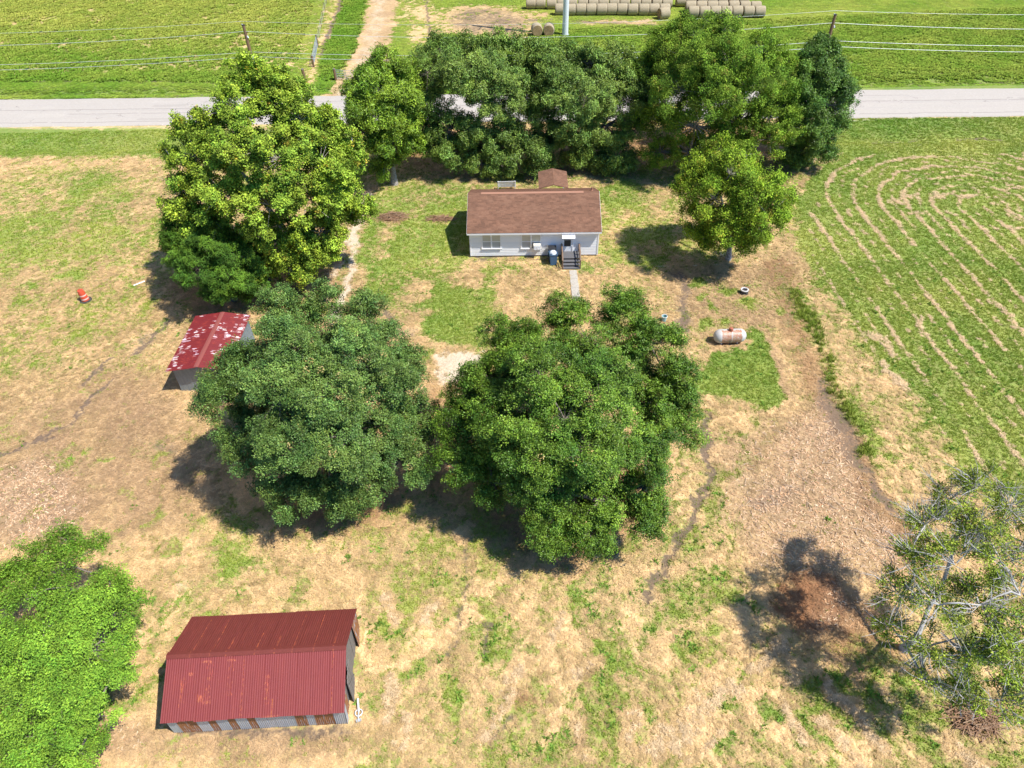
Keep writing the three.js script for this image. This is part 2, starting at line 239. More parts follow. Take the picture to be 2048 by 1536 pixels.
[0,0,0.25,0.6,0,9.9,-50.9,9.7,-50.3,9.3,-50.0,8.9,-49.8,8.5,-50.0,8.2,-50.4,8.2,-51.0,8.4,-51.6,8.7,-52.0,9.2,-52.1,9.6,-51.9,9.8,-51.5],
[0,0,0.25,0.6,0,11.6,-54.3,11.4,-53.8,11.1,-53.5,10.7,-53.4,10.3,-53.5,10.0,-53.9,10.0,-54.3,10.2,-54.8,10.5,-55.1,10.9,-55.2,11.3,-55.0,11.5,-54.7],
[0,0,0.25,0.6,0,12.4,-48.4,12.1,-47.9,11.6,-47.5,11.0,-47.4,10.4,-47.6,10.0,-48.0,10.0,-48.5,10.2,-49.1,10.7,-49.4,11.3,-49.6,11.9,-49.4,12.3,-49.0],
[0,0,0.25,0.6,0,9.9,-45.6,9.7,-45.1,9.2,-44.9,8.6,-44.8,8.1,-44.9,7.7,-45.2,7.6,-45.7,7.8,-46.1,8.2,-46.4,8.9,-46.5,9.4,-46.3,9.8,-46.0],
[0,0,0.22,1.0,0,8.4,-45.6,12.8,-46.1,17.7,-46.7,24.1,-50.2,20.3,-39.8,18.3,-35.4,14.7,-37.7,12.5,-34.0,10.5,-35.7,8.0,-40.3],
[5,0,0.7,1.5,0,11.6,-44.1,17.9,-45.9,23.3,-47.9,20.3,-38.6,12.9,-35.6],
[1,1,0.94,0.45,0.44,13.0,-45.4,13.3,-42.7,12.6,-40.2,11.9,-37.8],
[1,1,0.41,0.3,0.28,14.3,-44.0,14.1,-41.3],
[0,0,1.1,0.3,0,17.0,-42.0,16.8,-41.6,16.5,-41.4,16.2,-41.3,15.9,-41.4,15.7,-41.7,15.7,-42.0,15.9,-42.4,16.2,-42.6,16.5,-42.7,16.8,-42.6,17.0,-42.4],
[0,0,1.1,0.3,0,17.8,-40.6,17.7,-40.4,17.5,-40.2,17.2,-40.2,17.0,-40.2,16.9,-40.4,16.9,-40.7,17.0,-40.9,17.2,-41.1,17.5,-41.1,17.7,-41.1,17.8,-40.9],
[0,0,1.1,0.3,0,14.8,-43.5,14.6,-43.1,14.4,-42.9,14.1,-42.8,13.8,-42.9,13.6,-43.2,13.6,-43.5,13.8,-43.9,14.1,-44.2,14.4,-44.2,14.6,-44.1,14.8,-43.8],
[0,0,1.1,0.3,0,14.6,-41.3,14.5,-41.1,14.3,-41.0,14.1,-40.9,13.9,-41.0,13.8,-41.1,13.8,-41.4,13.9,-41.6,14.1,-41.7,14.3,-41.8,14.5,-41.7,14.6,-41.5],
[0,0,1.1,0.3,0,14.2,-38.6,14.0,-38.3,13.8,-38.2,13.5,-38.1,13.2,-38.2,13.1,-38.4,13.0,-38.6,13.2,-38.9,13.4,-39.1,13.7,-39.1,14.0,-39.1,14.1,-38.9],
[0,0,1.1,0.3,0,19.9,-39.7,19.8,-39.4,19.5,-39.2,19.2,-39.2,19.0,-39.3,18.9,-39.5,18.9,-39.8,19.1,-40.1,19.3,-40.3,19.6,-40.4,19.8,-40.3,19.9,-40.0],
[0,0,1.1,0.3,0,15.2,-40.1,15.1,-39.7,14.9,-39.4,14.7,-39.3,14.6,-39.5,14.5,-39.7,14.5,-40.1,14.7,-40.4,14.9,-40.7,15.0,-40.8,15.2,-40.7,15.2,-40.4],
[0,0,1.1,0.3,0,12.8,-39.8,12.7,-39.7,12.6,-39.5,12.5,-39.5,12.3,-39.6,12.2,-39.7,12.2,-39.9,12.3,-40.0,12.4,-40.2,12.6,-40.2,12.7,-40.2,12.8,-40.0],
[0,0,1.1,0.3,0,15.6,-38.3,15.5,-38.0,15.2,-37.9,14.9,-37.8,14.7,-37.9,14.5,-38.1,14.5,-38.3,14.6,-38.5,14.9,-38.7,15.2,-38.7,15.4,-38.7,15.6,-38.5],
[0,0,1.2,0.4,0,11.2,-32.1,13.5,-35.3,16.0,-35.7,16.8,-37.6,17.4,-37.0,17.4,-34.4,17.4,-31.9,16.9,-30.3,15.1,-29.4,14.0,-30.6,12.2,-30.9],
[6,0,0.28,0.6,0,11.2,-32.1,13.5,-35.6,16.0,-36.0,17.0,-38.2,17.7,-37.0,17.7,-31.9,16.8,-29.9,14.9,-29.0,12.1,-30.7],
[0,0,0.0,0.3,0,16.3,-35.9,16.0,-35.4,15.4,-35.1,14.7,-35.0,14.0,-35.1,13.6,-35.5,13.6,-36.0,13.9,-36.5,14.4,-36.8,15.2,-36.9,15.8,-36.7,16.2,-36.4],
[5,0,0.3,0.4,0,16.3,-35.9,16.0,-35.4,15.4,-35.1,14.7,-35.0,14.0,-35.1,13.6,-35.5,13.6,-36.0,13.9,-36.5,14.4,-36.8,15.2,-36.9,15.8,-36.7,16.2,-36.4],
[5,1,0.8,0.22,0.28,17.4,-36.5,17.5,-32.9,17.1,-30.5],
[0,1,0.0,0.22,0.28,17.6,-36.5,17.6,-32.9,17.2,-30.5,15.1,-29.2],
[0,0,0.2,1.0,0,21.3,-48.0,24.7,-51.0,23.8,-43.6,23.9,-35.2,24.5,-27.7,24.9,-22.1,26.1,-17.8,23.9,-14.1,19.5,-16.7,19.1,-25.1,18.6,-32.3],
[0,0,0.42,1.0,0,21.5,-41.0,23.8,-43.6,24.7,-32.1,24.9,-25.3,21.1,-21.3,20.1,-24.7],
[0,1,0.62,0.6,0.66,21.3,-41.7,21.1,-38.0,20.9,-34.2,20.4,-30.9],
[0,1,0.65,0.38,0.33,20.4,-30.9,20.1,-27.8,20.2,-26.2],
[0,1,0.8,0.45,0.5,21.1,-30.4,20.6,-27.4,20.4,-25.5],
[8,1,0.8,0.45,0.5,21.3,-41.7,20.9,-34.2,20.4,-28.7,20.2,-25.1],
[6,1,0.3,0.38,0.66,21.3,-41.7,20.9,-34.2,20.4,-28.7,20.2,-25.1],
[1,1,0.41,0.68,0.55,21.4,-46.5,20.4,-41.1,19.3,-35.3,19.4,-31.8,19.1,-28.3,19.1,-25.1],
[4,1,0.5,0.6,0.88,21.2,-45.8,20.4,-40.5,19.3,-35.3,19.6,-30.4,19.2,-24.0,19.7,-20.1,19.6,-18.6],
[1,0,0.8,0.7,0,19.6,-33.3,20.5,-32.3,20.4,-27.0,19.9,-25.1,18.5,-25.1,18.4,-27.9],
[1,1,0.81,0.38,0.28,19.4,-29.1,19.2,-26.3,19.8,-24.7,20.2,-21.6],
[4,0,0.55,0.6,0,18.7,-24.8,20.2,-25.1,20.3,-21.3,19.8,-18.6,18.2,-18.3,18.3,-21.7],
[2,0,0.8,1.0,0,15.4,-28.0,19.2,-30.4,19.1,-25.1,19.7,-20.7,20.0,-18.9,17.8,-17.8,14.4,-17.9,11.7,-18.8,11.6,-21.6,13.1,-25.0],
[0,0,0.05,1.0,0,15.4,-28.0,19.2,-30.4,19.1,-25.1,19.7,-20.7,20.0,-18.9,17.8,-17.8,14.4,-17.9,11.7,-18.8,11.6,-21.6,13.1,-25.0],
[1,0,0.75,0.7,0,15.2,-22.8,14.9,-22.3,14.3,-22.0,13.6,-21.9,13.0,-22.0,12.6,-22.4,12.5,-22.8,12.8,-23.3,13.4,-23.7,14.1,-23.8,14.8,-23.6,15.2,-23.2],
[1,0,0.6,0.5,0,16.0,-23.4,15.8,-23.2,15.4,-23.0,15.0,-23.0,14.6,-23.1,14.4,-23.2,14.3,-23.5,14.5,-23.7,14.9,-23.9,15.3,-23.9,15.7,-23.9,15.9,-23.7],
[1,0,0.5,0.6,0,14.3,-24.2,14.0,-23.8,13.5,-23.6,13.0,-23.5,12.4,-23.6,12.1,-23.9,12.1,-24.3,12.3,-24.6,12.8,-24.9,13.4,-24.9,13.9,-24.8,14.2,-24.5],
[1,0,0.6,0.5,0,17.7,-19.5,17.5,-19.2,17.2,-19.0,16.7,-19.0,16.4,-19.0,16.2,-19.3,16.2,-19.6,16.4,-19.9,16.8,-20.1,17.2,-20.1,17.5,-20.0,17.7,-19.8],
[1,0,0.5,0.5,0,18.5,-26.3,18.2,-25.7,17.8,-25.3,17.4,-25.2,17.1,-25.3,17.0,-25.8,17.1,-26.3,17.4,-26.9,17.8,-27.3,18.2,-27.5,18.5,-27.3,18.6,-26.9],
[2,0,0.45,1.0,0,12.2,-27.3,16.5,-29.7,12.8,-22.8,10.7,-20.9],
[5,0,0.6,1.0,0,14.6,-26.4,14.2,-25.7,13.4,-25.1,12.5,-25.0,11.7,-25.2,11.2,-25.8,11.2,-26.5,11.6,-27.3,12.4,-27.9,13.3,-28.1,14.1,-27.8,14.6,-27.2],
[4,0,1.1,0.7,0,15.8,-16.0,15.2,-15.3,14.3,-15.0,13.3,-15.0,12.5,-15.4,12.0,-16.1,12.1,-16.9,12.8,-17.6,13.7,-18.0,14.8,-18.0,15.6,-17.6,16.0,-16.8],
[1,0,0.35,0.8,0,16.3,-16.0,15.8,-15.3,14.8,-14.7,13.7,-14.6,12.8,-14.8,12.2,-15.4,12.1,-16.1,12.6,-16.9,13.6,-17.4,14.8,-17.6,15.8,-17.4,16.3,-16.8],
[4,0,0.6,0.7,0,17.1,-14.5,16.5,-13.7,15.7,-13.1,14.9,-13.0,14.2,-13.2,13.9,-13.8,13.9,-14.6,14.5,-15.4,15.3,-16.0,16.2,-16.2,16.9,-16.0,17.2,-15.3],
[0,0,0.0,0.7,0,16.8,-16.1,16.2,-15.2,15.1,-14.7,13.9,-14.5,12.8,-14.7,12.2,-15.3,12.2,-16.2,12.8,-17.1,13.9,-17.8,15.2,-18.0,16.3,-17.7,16.9,-17.0],
[2,0,0.4,0.7,0,17.0,-16.0,16.5,-15.2,15.6,-14.7,14.6,-14.6,13.8,-14.8,13.3,-15.3,13.3,-16.1,13.8,-16.8,14.7,-17.4,15.7,-17.6,16.6,-17.3,17.1,-16.7],
[4,0,0.6,0.6,0,20.6,-11.3,20.2,-11.0,19.6,-10.7,18.9,-10.6,18.4,-10.7,18.0,-11.0,18.1,-11.4,18.4,-11.8,19.1,-12.1,19.7,-12.2,20.3,-12.1,20.6,-11.8],
[1,0,0.35,0.4,0,19.3,-11.2,19.1,-11.0,18.8,-10.8,18.5,-10.8,18.2,-10.9,18.1,-11.0,18.1,-11.2,18.3,-11.4,18.6,-11.5,18.9,-11.6,19.2,-11.5,19.3,-11.4],
[0,0,0.55,1.2,0,-8.9,-22.2,1.7,-19.1,7.7,-20.1,10.8,-23.6,11.0,-18.3,12.5,-16.6,7.3,-15.5,1.5,-15.6,-4.2,-16.5,-8.1,-17.4],
[6,0,0.45,1.5,0,-17.0,-22.4,11.7,-20.9,10.3,-15.4,-15.2,-16.8],
[0,0,0.36,1.2,0,-22.8,-21.0,-16.5,-22.4,-8.8,-21.5,-7.6,-17.4,-8.0,-16.4,-15.7,-16.8,-20.1,-17.0],
[0,0,0.75,0.8,0,-12.5,-19.5,-12.6,-19.0,-13.0,-18.6,-13.8,-18.5,-14.6,-18.7,-15.2,-19.1,-15.6,-19.6,-15.5,-20.1,-15.1,-20.5,-14.3,-20.6,-13.5,-20.4,-12.8,-20.0],
[0,0,0.6,0.6,0,-15.6,-21.4,-15.6,-21.0,-15.9,-20.7,-16.4,-20.6,-17.0,-20.8,-17.5,-21.1,-17.8,-21.5,-17.7,-21.9,-17.4,-22.1,-16.9,-22.2,-16.4,-22.1,-15.9,-21.8],
[1,0,0.28,0.8,0,-16.2,-19.0,-16.2,-18.5,-16.6,-18.1,-17.3,-17.9,-18.1,-18.1,-18.8,-18.5,-19.2,-19.1,-19.2,-19.7,-18.8,-20.1,-18.1,-20.2,-17.3,-20.1,-16.6,-19.6],
[3,0,0.4,0.3,0,-16.2,-18.4,-16.1,-18.2,-16.2,-18.0,-16.4,-17.9,-16.7,-17.8,-16.9,-17.9,-17.1,-18.0,-17.1,-18.2,-17.0,-18.4,-16.8,-18.5,-16.6,-18.6,-16.4,-18.5],
[3,0,0.3,0.3,0,-17.6,-17.9,-17.6,-17.8,-17.7,-17.8,-17.8,-17.7,-18.0,-17.8,-18.1,-17.9,-18.2,-18.0,-18.2,-18.1,-18.1,-18.2,-18.0,-18.2,-17.8,-18.1,-17.7,-18.1],
[0,0,0.36,1.2,0,-8.0,-16.9,-0.8,-16.7,8.4,-15.4,12.6,-16.9,14.7,-13.6,23.5,-13.4,20.4,-8.2,-6.7,-8.8],
[0,0,0.6,1.0,0,12.0,-14.9,16.2,-14.1,19.4,-12.0,17.6,-10.4,13.8,-11.3,11.3,-12.6],
[0,0,0.7,0.8,0,-3.2,-16.3,-0.6,-16.4,0.5,-14.7,-0.8,-13.8,-2.4,-14.3],
[0,0,0.8,0.4,0,-0.2,-14.9,-0.3,-14.5,-0.5,-14.1,-0.8,-14.0,-1.2,-14.2,-1.4,-14.5,-1.5,-15.0,-1.4,-15.5,-1.2,-15.8,-0.8,-15.9,-0.5,-15.8,-0.2,-15.4],
[0,0,0.95,0.35,0,-5.2,-16.7,-5.2,-16.5,-5.4,-16.4,-5.6,-16.3,-5.8,-16.4,-6.0,-16.5,-6.0,-16.7,-6.0,-16.9,-5.9,-17.0,-5.7,-17.1,-5.4,-17.0,-5.3,-16.9],
[0,0,0.95,0.35,0,-2.8,-12.5,-2.9,-12.1,-3.0,-11.8,-3.2,-11.7,-3.4,-11.8,-3.5,-12.1,-3.6,-12.5,-3.6,-13.0,-3.5,-13.3,-3.3,-13.4,-3.1,-13.3,-2.9,-13.0],
[0,0,0.95,0.35,0,-1.4,-14.3,-1.5,-13.9,-1.6,-13.7,-1.7,-13.6,-1.9,-13.7,-2.0,-13.9,-2.1,-14.3,-2.0,-14.6,-1.9,-14.9,-1.8,-15.0,-1.6,-14.9,-1.5,-14.6],
[0,0,0.95,0.35,0,5.0,-13.8,4.9,-13.6,4.7,-13.5,4.5,-13.5,4.2,-13.5,4.1,-13.6,4.0,-13.8,4.1,-13.9,4.3,-14.1,4.5,-14.1,4.8,-14.0,5.0,-13.9],
[0,0,0.95,0.35,0,4.4,-16.4,4.3,-16.3,4.2,-16.3,4.1,-16.2,4.0,-16.3,3.9,-16.3,3.9,-16.4,4.0,-16.5,4.1,-16.6,4.2,-16.6,4.3,-16.6,4.4,-16.5],
[0,0,0.95,0.35,0,7.6,-14.5,7.6,-14.3,7.4,-14.1,7.2,-14.1,7.1,-14.2,7.0,-14.3,7.0,-14.5,7.1,-14.7,7.2,-14.9,7.4,-14.9,7.6,-14.9,7.6,-14.7],
[0,0,0.95,0.35,0,6.4,-15.4,6.3,-15.2,6.2,-15.1,6.1,-15.0,5.9,-15.1,5.8,-15.2,5.8,-15.4,5.9,-15.6,6.0,-15.7,6.2,-15.7,6.3,-15.7,6.4,-15.5],
[0,0,0.95,0.35,0,9.6,-15.4,9.5,-15.3,9.3,-15.2,9.1,-15.2,8.9,-15.2,8.7,-15.3,8.7,-15.4,8.8,-15.6,9.0,-15.6,9.2,-15.7,9.4,-15.6,9.5,-15.5],
[0,0,0.95,0.35,0,7.2,-11.5,7.2,-11.3,7.0,-11.3,6.9,-11.2,6.7,-11.3,6.7,-11.3,6.6,-11.5,6.7,-11.6,6.8,-11.7,7.0,-11.7,7.1,-11.7,7.2,-11.6],
[0,0,0.95,0.35,0,5.6,-11.5,5.5,-11.3,5.4,-11.1,5.2,-11.0,5.0,-11.1,4.9,-11.3,4.9,-11.5,5.0,-11.8,5.1,-11.9,5.3,-12.0,5.5,-11.9,5.6,-11.7],
[0,0,0.95,0.35,0,9.1,-11.8,9.0,-11.6,8.8,-11.4,8.6,-11.3,8.4,-11.4,8.3,-11.6,8.3,-11.8,8.4,-12.1,8.6,-12.3,8.8,-12.3,9.0,-12.3,9.1,-12.1],
[0,0,0.95,0.35,0,-0.6,-12.3,-0.6,-12.1,-0.7,-12.0,-0.9,-12.0,-1.0,-12.0,-1.1,-12.1,-1.2,-12.3,-1.1,-12.4,-1.0,-12.5,-0.9,-12.6,-0.7,-12.5,-0.6,-12.4],
[0,0,0.95,0.35,0,-6.1,-15.8,-6.1,-15.7,-6.2,-15.5,-6.4,-15.5,-6.6,-15.5,-6.8,-15.7,-6.8,-15.8,-6.8,-16.0,-6.7,-16.1,-6.5,-16.2,-6.3,-16.1,-6.2,-16.0],
[0,0,0.95,0.35,0,9.7,-14.0,9.7,-13.9,9.6,-13.8,9.4,-13.8,9.3,-13.8,9.2,-13.9,9.2,-14.0,9.3,-14.1,9.4,-14.2,9.5,-14.2,9.7,-14.2,9.7,-14.1],
[0,0,0.95,0.35,0,2.1,-11.9,2.1,-11.8,2.0,-11.7,1.9,-11.7,1.8,-11.7,1.7,-11.8,1.7,-11.9,1.7,-12.0,1.8,-12.0,1.9,-12.1,2.0,-12.0,2.1,-12.0],
[0,0,0.95,0.35,0,11.7,-11.3,11.6,-11.2,11.3,-11.2,10.8,-11.1,10.4,-11.2,10.2,-11.3,10.1,-11.4,10.2,-11.5,10.6,-11.6,11.0,-11.6,11.4,-11.6,11.7,-11.5],
[0,0,0.95,0.35,0,8.9,-10.2,8.8,-10.1,8.4,-9.9,8.0,-9.9,7.6,-9.9,7.4,-10.1,7.3,-10.3,7.5,-10.5,7.8,-10.6,8.2,-10.6,8.6,-10.6,8.9,-10.4],
[0,0,0.95,0.35,0,13.0,-10.1,12.8,-10.0,12.5,-9.8,12.0,-9.8,11.7,-9.8,11.4,-10.0,11.4,-10.2,11.5,-10.4,11.9,-10.5,12.3,-10.5,12.7,-10.5,12.9,-10.3],
[0,1,-0.2,0.19,0.28,-4.0,-17.3,-4.5,-15.9],
[7,1,0.55,0.18,0.25,-4.0,-17.3,-4.5,-15.9],
[0,1,-0.2,0.19,0.28,-0.1,-14.0,-0.6,-12.5,-1.5,-10.9],
[7,1,0.55,0.18,0.25,-0.1,-14.0,-0.6,-12.5,-1.5,-10.9],
[0,1,-0.2,0.19,0.28,-5.8,-13.2,-5.9,-11.6],
[7,1,0.55,0.18,0.25,-5.8,-13.2,-5.9,-11.6],
[0,1,-0.2,0.19,0.28,9.6,-12.7,6.9,-11.5,5.0,-9.8],
[7,1,0.55,0.18,0.25,9.6,-12.7,6.9,-11.5,5.0,-9.8],
[0,1,-0.2,0.19,0.28,7.6,-11.6,6.2,-10.1],
[7,1,0.55,0.18,0.25,7.6,-11.6,6.2,-10.1],
[0,1,-0.2,0.19,0.28,5.0,-11.7,4.5,-10.5],
[7,1,0.55,0.18,0.25,5.0,-11.7,4.5,-10.5],
[0,1,-0.2,0.19,0.28,-4.9,-11.7,-5.0,-10.6],
[7,1,0.55,0.18,0.25,-4.9,-11.7,-5.0,-10.6],
[0,1,-0.2,0.19,0.28,8.0,-10.6,6.7,-9.5],
[7,1,0.55,0.18,0.25,8.0,-10.6,6.7,-9.5],
[0,1,-0.2,0.19,0.28,1.9,-16.4,1.2,-14.9],
[7,1,0.55,0.18,0.25,1.9,-16.4,1.2,-14.9],
[0,1,-0.2,0.19,0.28,11.9,-14.6,10.2,-13.5],
[7,1,0.55,0.18,0.25,11.9,-14.6,10.2,-13.5],
[0,1,-0.2,0.19,0.28,-6.4,-17.1,-5.8,-15.6],
[7,1,0.55,0.18,0.25,-6.4,-17.1,-5.8,-15.6],
[0,1,-0.2,0.19,0.28,3.2,-13.9,2.0,-13.1],
[7,1,0.55,0.18,0.25,3.2,-13.9,2.0,-13.1],
[0,1,-0.2,0.19,0.28,12.6,-11.3,13.5,-9.5],
[7,1,0.55,0.18,0.25,12.6,-11.3,13.5,-9.5],
[0,1,-0.2,0.19,0.28,11.2,-12.2,11.8,-10.2],
[7,1,0.55,0.18,0.25,11.2,-12.2,11.8,-10.2],
[0,1,-0.2,0.19,0.28,13.4,-12.6,14.6,-10.1],
[7,1,0.55,0.18,0.25,13.4,-12.6,14.6,-10.1],
[0,1,-0.2,0.19,0.28,2.7,-11.0,2.4,-9.8],
[7,1,0.55,0.18,0.25,2.7,-11.0,2.4,-9.8],
[0,1,-0.2,0.19,0.28,17.6,-10.4,18.6,-9.3],
[7,1,0.55,0.18,0.25,17.6,-10.4,18.6,-9.3],
[1,1,0.88,0.18,0.16,-3.0,-20.4,-2.8,-17.8,-3.0,-16.2,-3.3,-14.8,-3.4,-14.4],
[1,1,1.01,0.18,0.16,-1.6,-16.0,-1.8,-15.0,-1.9,-14.4],
[1,0,0.65,0.25,0,-2.5,-14.7,-2.6,-14.5,-2.6,-14.4,-2.7,-14.3,-2.8,-14.4,-2.9,-14.5,-2.9,-14.7,-2.9,-14.9,-2.9,-15.0,-2.8,-15.1,-2.6,-15.0,-2.6,-14.9],
[1,1,0.74,0.18,0.16,2.2,-13.2,3.2,-13.7],
[1,0,0.45,0.3,0,8.2,-12.3,8.1,-12.1,7.9,-12.0,7.7,-12.0,7.5,-12.0,7.3,-12.1,7.3,-12.3,7.4,-12.4,7.6,-12.5,7.8,-12.6,8.0,-12.5,8.2,-12.4],
[4,0,0.7,0.4,0,0.6,-12.1,0.5,-11.9,0.3,-11.7,-0.0,-11.6,-0.3,-11.7,-0.6,-11.9,-0.6,-12.2,-0.5,-12.4,-0.3,-12.6,0.0,-12.7,0.3,-12.6,0.6,-12.4],
[1,1,0.68,0.18,0.16,-1.3,-10.7,-0.2,-11.4],
[1,0,0.3,0.4,0,1.8,-9.8,1.6,-9.7,1.3,-9.7,0.9,-9.7,0.5,-9.7,0.3,-9.8,0.1,-9.9,0.3,-10.0,0.6,-10.0,1.0,-10.0,1.4,-10.0,1.7,-9.9],
[1,1,1.15,0.22,0.19,11.8,-29.8,11.4,-26.9,10.9,-24.7,9.9,-22.6,8.2,-20.1,7.2,-18.7,6.1,-17.3],
[1,1,0.47,0.22,0.16,6.1,-17.3,5.5,-16.3],
[1,0,0.5,0.3,0,11.2,-24.3,11.1,-24.1,10.9,-24.0,10.7,-23.9,10.5,-24.0,10.4,-24.1,10.4,-24.3,10.5,-24.5,10.7,-24.6,10.9,-24.7,11.1,-24.6,11.2,-24.5],
[1,0,0.5,0.3,0,-6.8,-20.8,-6.9,-20.7,-6.9,-20.6,-7.1,-20.6,-7.2,-20.7,-7.3,-20.7,-7.4,-20.8,-7.3,-21.0,-7.2,-21.0,-7.1,-21.1,-7.0,-21.0,-6.9,-20.9],
[1,0,0.5,0.25,0,-6.5,-20.0,-6.6,-19.9,-6.6,-19.8,-6.7,-19.8,-6.8,-19.9,-6.9,-19.9,-6.9,-20.0,-6.9,-20.1,-6.8,-20.1,-6.7,-20.1,-6.7,-20.1,-6.6,-20.0],
[1,0,0.4,0.3,0,-7.9,-20.3,-7.9,-20.2,-7.9,-20.1,-8.0,-20.1,-8.1,-20.1,-8.2,-20.2,-8.2,-20.3,-8.2,-20.4,-8.2,-20.4,-8.1,-20.4,-8.0,-20.4,-7.9,-20.3],
[1,0,0.5,0.25,0,-5.6,-20.8,-5.6,-20.7,-5.7,-20.6,-5.8,-20.6,-5.9,-20.6,-6.0,-20.7,-6.0,-20.8,-6.0,-20.9,-5.9,-21.0,-5.8,-21.0,-5.7,-21.0,-5.6,-20.9],
[3,0,0.35,0.2,0,0.6,-18.1,0.5,-18.0,0.5,-17.9,0.3,-17.9,0.2,-17.9,0.2,-18.0,0.1,-18.1,0.2,-18.2,0.2,-18.2,0.4,-18.3,0.5,-18.2,0.5,-18.2],
[3,0,0.2,0.2,0,-2.2,-18.2,-2.2,-18.1,-2.4,-18.0,-2.6,-18.0,-2.8,-18.0,-2.9,-18.1,-3.0,-18.2,-2.9,-18.3,-2.8,-18.4,-2.6,-18.4,-2.4,-18.4,-2.2,-18.3],
[5,0,0.7,0.6,0,-17.8,-11.6,-7.2,-11.5,-7.0,-10.6,-8.9,-9.9,-17.5,-10.1],
[0,0,0.1,0.6,0,-18.5,-12.3,-7.2,-11.5,-7.0,-10.6,-8.9,-9.5,-18.0,-9.7],
[1,1,0.81,0.3,0.19,-14.5,-11.3,-10.5,-11.2,-7.4,-11.5],
[2,0,0.4,0.8,0,-15.5,-11.2,-15.5,-10.7,-15.9,-10.4,-16.6,-10.2,-17.4,-10.4,-18.0,-10.8,-18.5,-11.3,-18.5,-11.8,-18.1,-12.1,-17.4,-12.2,-16.6,-12.1,-15.9,-11.7],
[1,0,0.3,0.4,0,-15.7,-12.2,-15.7,-11.9,-15.7,-11.7,-15.9,-11.6,-16.1,-11.7,-16.3,-11.9,-16.4,-12.2,-16.5,-12.5,-16.5,-12.8,-16.3,-12.8,-16.1,-12.8,-15.9,-12.5],
[4,0,0.55,1.2,0,-6.3,-23.1,-6.6,-22.1,-7.7,-21.4,-9.2,-21.2,-10.9,-21.5,-12.2,-22.3,-12.9,-23.3,-12.7,-24.3,-11.6,-25.1,-9.9,-25.3,-8.2,-25.0,-6.8,-24.1],
[4,0,0.5,1.2,0,7.6,-23.0,6.7,-21.1,4.8,-19.8,2.5,-19.4,0.2,-19.9,-1.5,-21.3,-2.2,-23.3,-1.5,-25.4,0.4,-27.0,3.1,-27.6,5.7,-26.9,7.3,-25.1],
[0,0,0.15,1.0,0,-6.7,-24.8,-7.2,-23.8,-8.6,-23.1,-10.6,-22.9,-12.7,-23.2,-14.4,-24.0,-15.3,-25.1,-15.0,-26.2,-13.6,-27.0,-11.5,-27.3,-9.2,-26.9,-7.5,-26.0],
[4,0,0.4,1.0,0,-3.5,-27.8,-3.5,-25.5,-3.9,-23.9,-4.4,-23.4,-5.0,-23.9,-5.5,-25.5,-5.9,-27.9,-5.9,-30.4,-5.6,-32.4,-5.0,-33.2,-4.3,-32.4,-3.8,-30.4],
[4,0,0.5,1.0,0,1.5,-25.0,1.1,-23.9,0.3,-23.2,-0.8,-22.9,-1.9,-23.2,-2.7,-24.0,-3.1,-25.1,-2.8,-26.2,-2.0,-27.0,-0.8,-27.3,0.4,-27.0,1.2,-26.1],
[0,0,0.1,1.0,0,-3.5,-28.6,-3.6,-26.4,-3.9,-24.9,-4.5,-24.4,-5.1,-25.0,-5.6,-26.5,-6.0,-28.7,-6.0,-31.1,-5.7,-33.0,-5.1,-33.7,-4.4,-32.9,-3.8,-31.0],
[4,0,0.5,1.5,0,-13.7,-65.7,28.3,-63.3,31.4,-73.0,-14.9,-74.5],
[0,0,0.25,1.5,0,-13.7,-65.7,28.3,-63.3,30.9,-71.4,-14.9,-74.2],
[0,0,0.7,0.8,0,-2.1,-59.2,-2.6,-58.2,-4.1,-57.6,-6.2,-57.4,-8.3,-57.8,-9.9,-58.6,-10.6,-59.6,-10.1,-60.6,-8.6,-61.3,-6.4,-61.5,-4.3,-61.1,-2.7,-60.2],
[0,0,0.8,0.6,0,13.6,-57.9,13.0,-56.7,11.9,-55.9,10.5,-55.7,9.2,-56.0,8.3,-56.9,8.1,-58.2,8.6,-59.4,9.7,-60.2,11.2,-60.5,12.6,-60.1,13.4,-59.1],
[0,0,0.85,0.5,0,1.8,-62.4,1.5,-61.9,0.8,-61.5,-0.2,-61.4,-1.2,-61.6,-1.9,-62.1,-2.1,-62.6,-1.9,-63.1,-1.2,-63.5,-0.2,-63.6,0.8,-63.4,1.5,-62.9],
[4,0,0.5,0.8,0,6.8,-64.5,6.4,-63.4,5.7,-62.7,4.7,-62.4,3.7,-62.8,3.0,-63.6,2.8,-64.8,3.1,-65.9,3.9,-66.7,5.0,-67.0,5.9,-66.6,6.6,-65.7],
[0,0,1.0,0.8,0,27.9,-62.3,37.0,-72.0,38.0,-74.7,30.7,-74.4,27.2,-64.5],
[0,0,1.0,0.9,0,25.8,-56.3,27.9,-60.1,33.9,-66.5,38.6,-68.0,60.0,-66.2,28.9,-18.3,25.6,-22.4,25.2,-25.9,24.8,-31.6,24.2,-38.5,23.5,-45.0,24.0,-49.4],
[6,0,0.42,1.0,0,25.8,-56.3,27.9,-60.1,33.9,-66.5,38.6,-68.0,60.0,-66.2,28.9,-18.3,25.6,-22.4,25.2,-25.9,24.8,-31.6,24.2,-38.5,23.5,-45.0,24.0,-49.4],
[9,0,1.0,1.2,0,25.8,-54.4,29.9,-61.1,35.4,-65.2,59.3,-65.0,28.9,-18.3,25.6,-22.4,25.2,-25.9,24.8,-31.6,24.2,-38.5,23.9,-44.9],
[0,0,1.0,0.7,0,37.3,-74.3,65.1,-74.0,60.0,-66.2,38.3,-67.4,30.7,-63.2],
[6,0,0.15,0.6,0,37.2,-74.0,64.9,-73.7,61.7,-68.8,35.5,-69.5],
[1,1,0.74,0.3,0.19,37.6,-68.3,40.4,-68.7,42.6,-69.1],
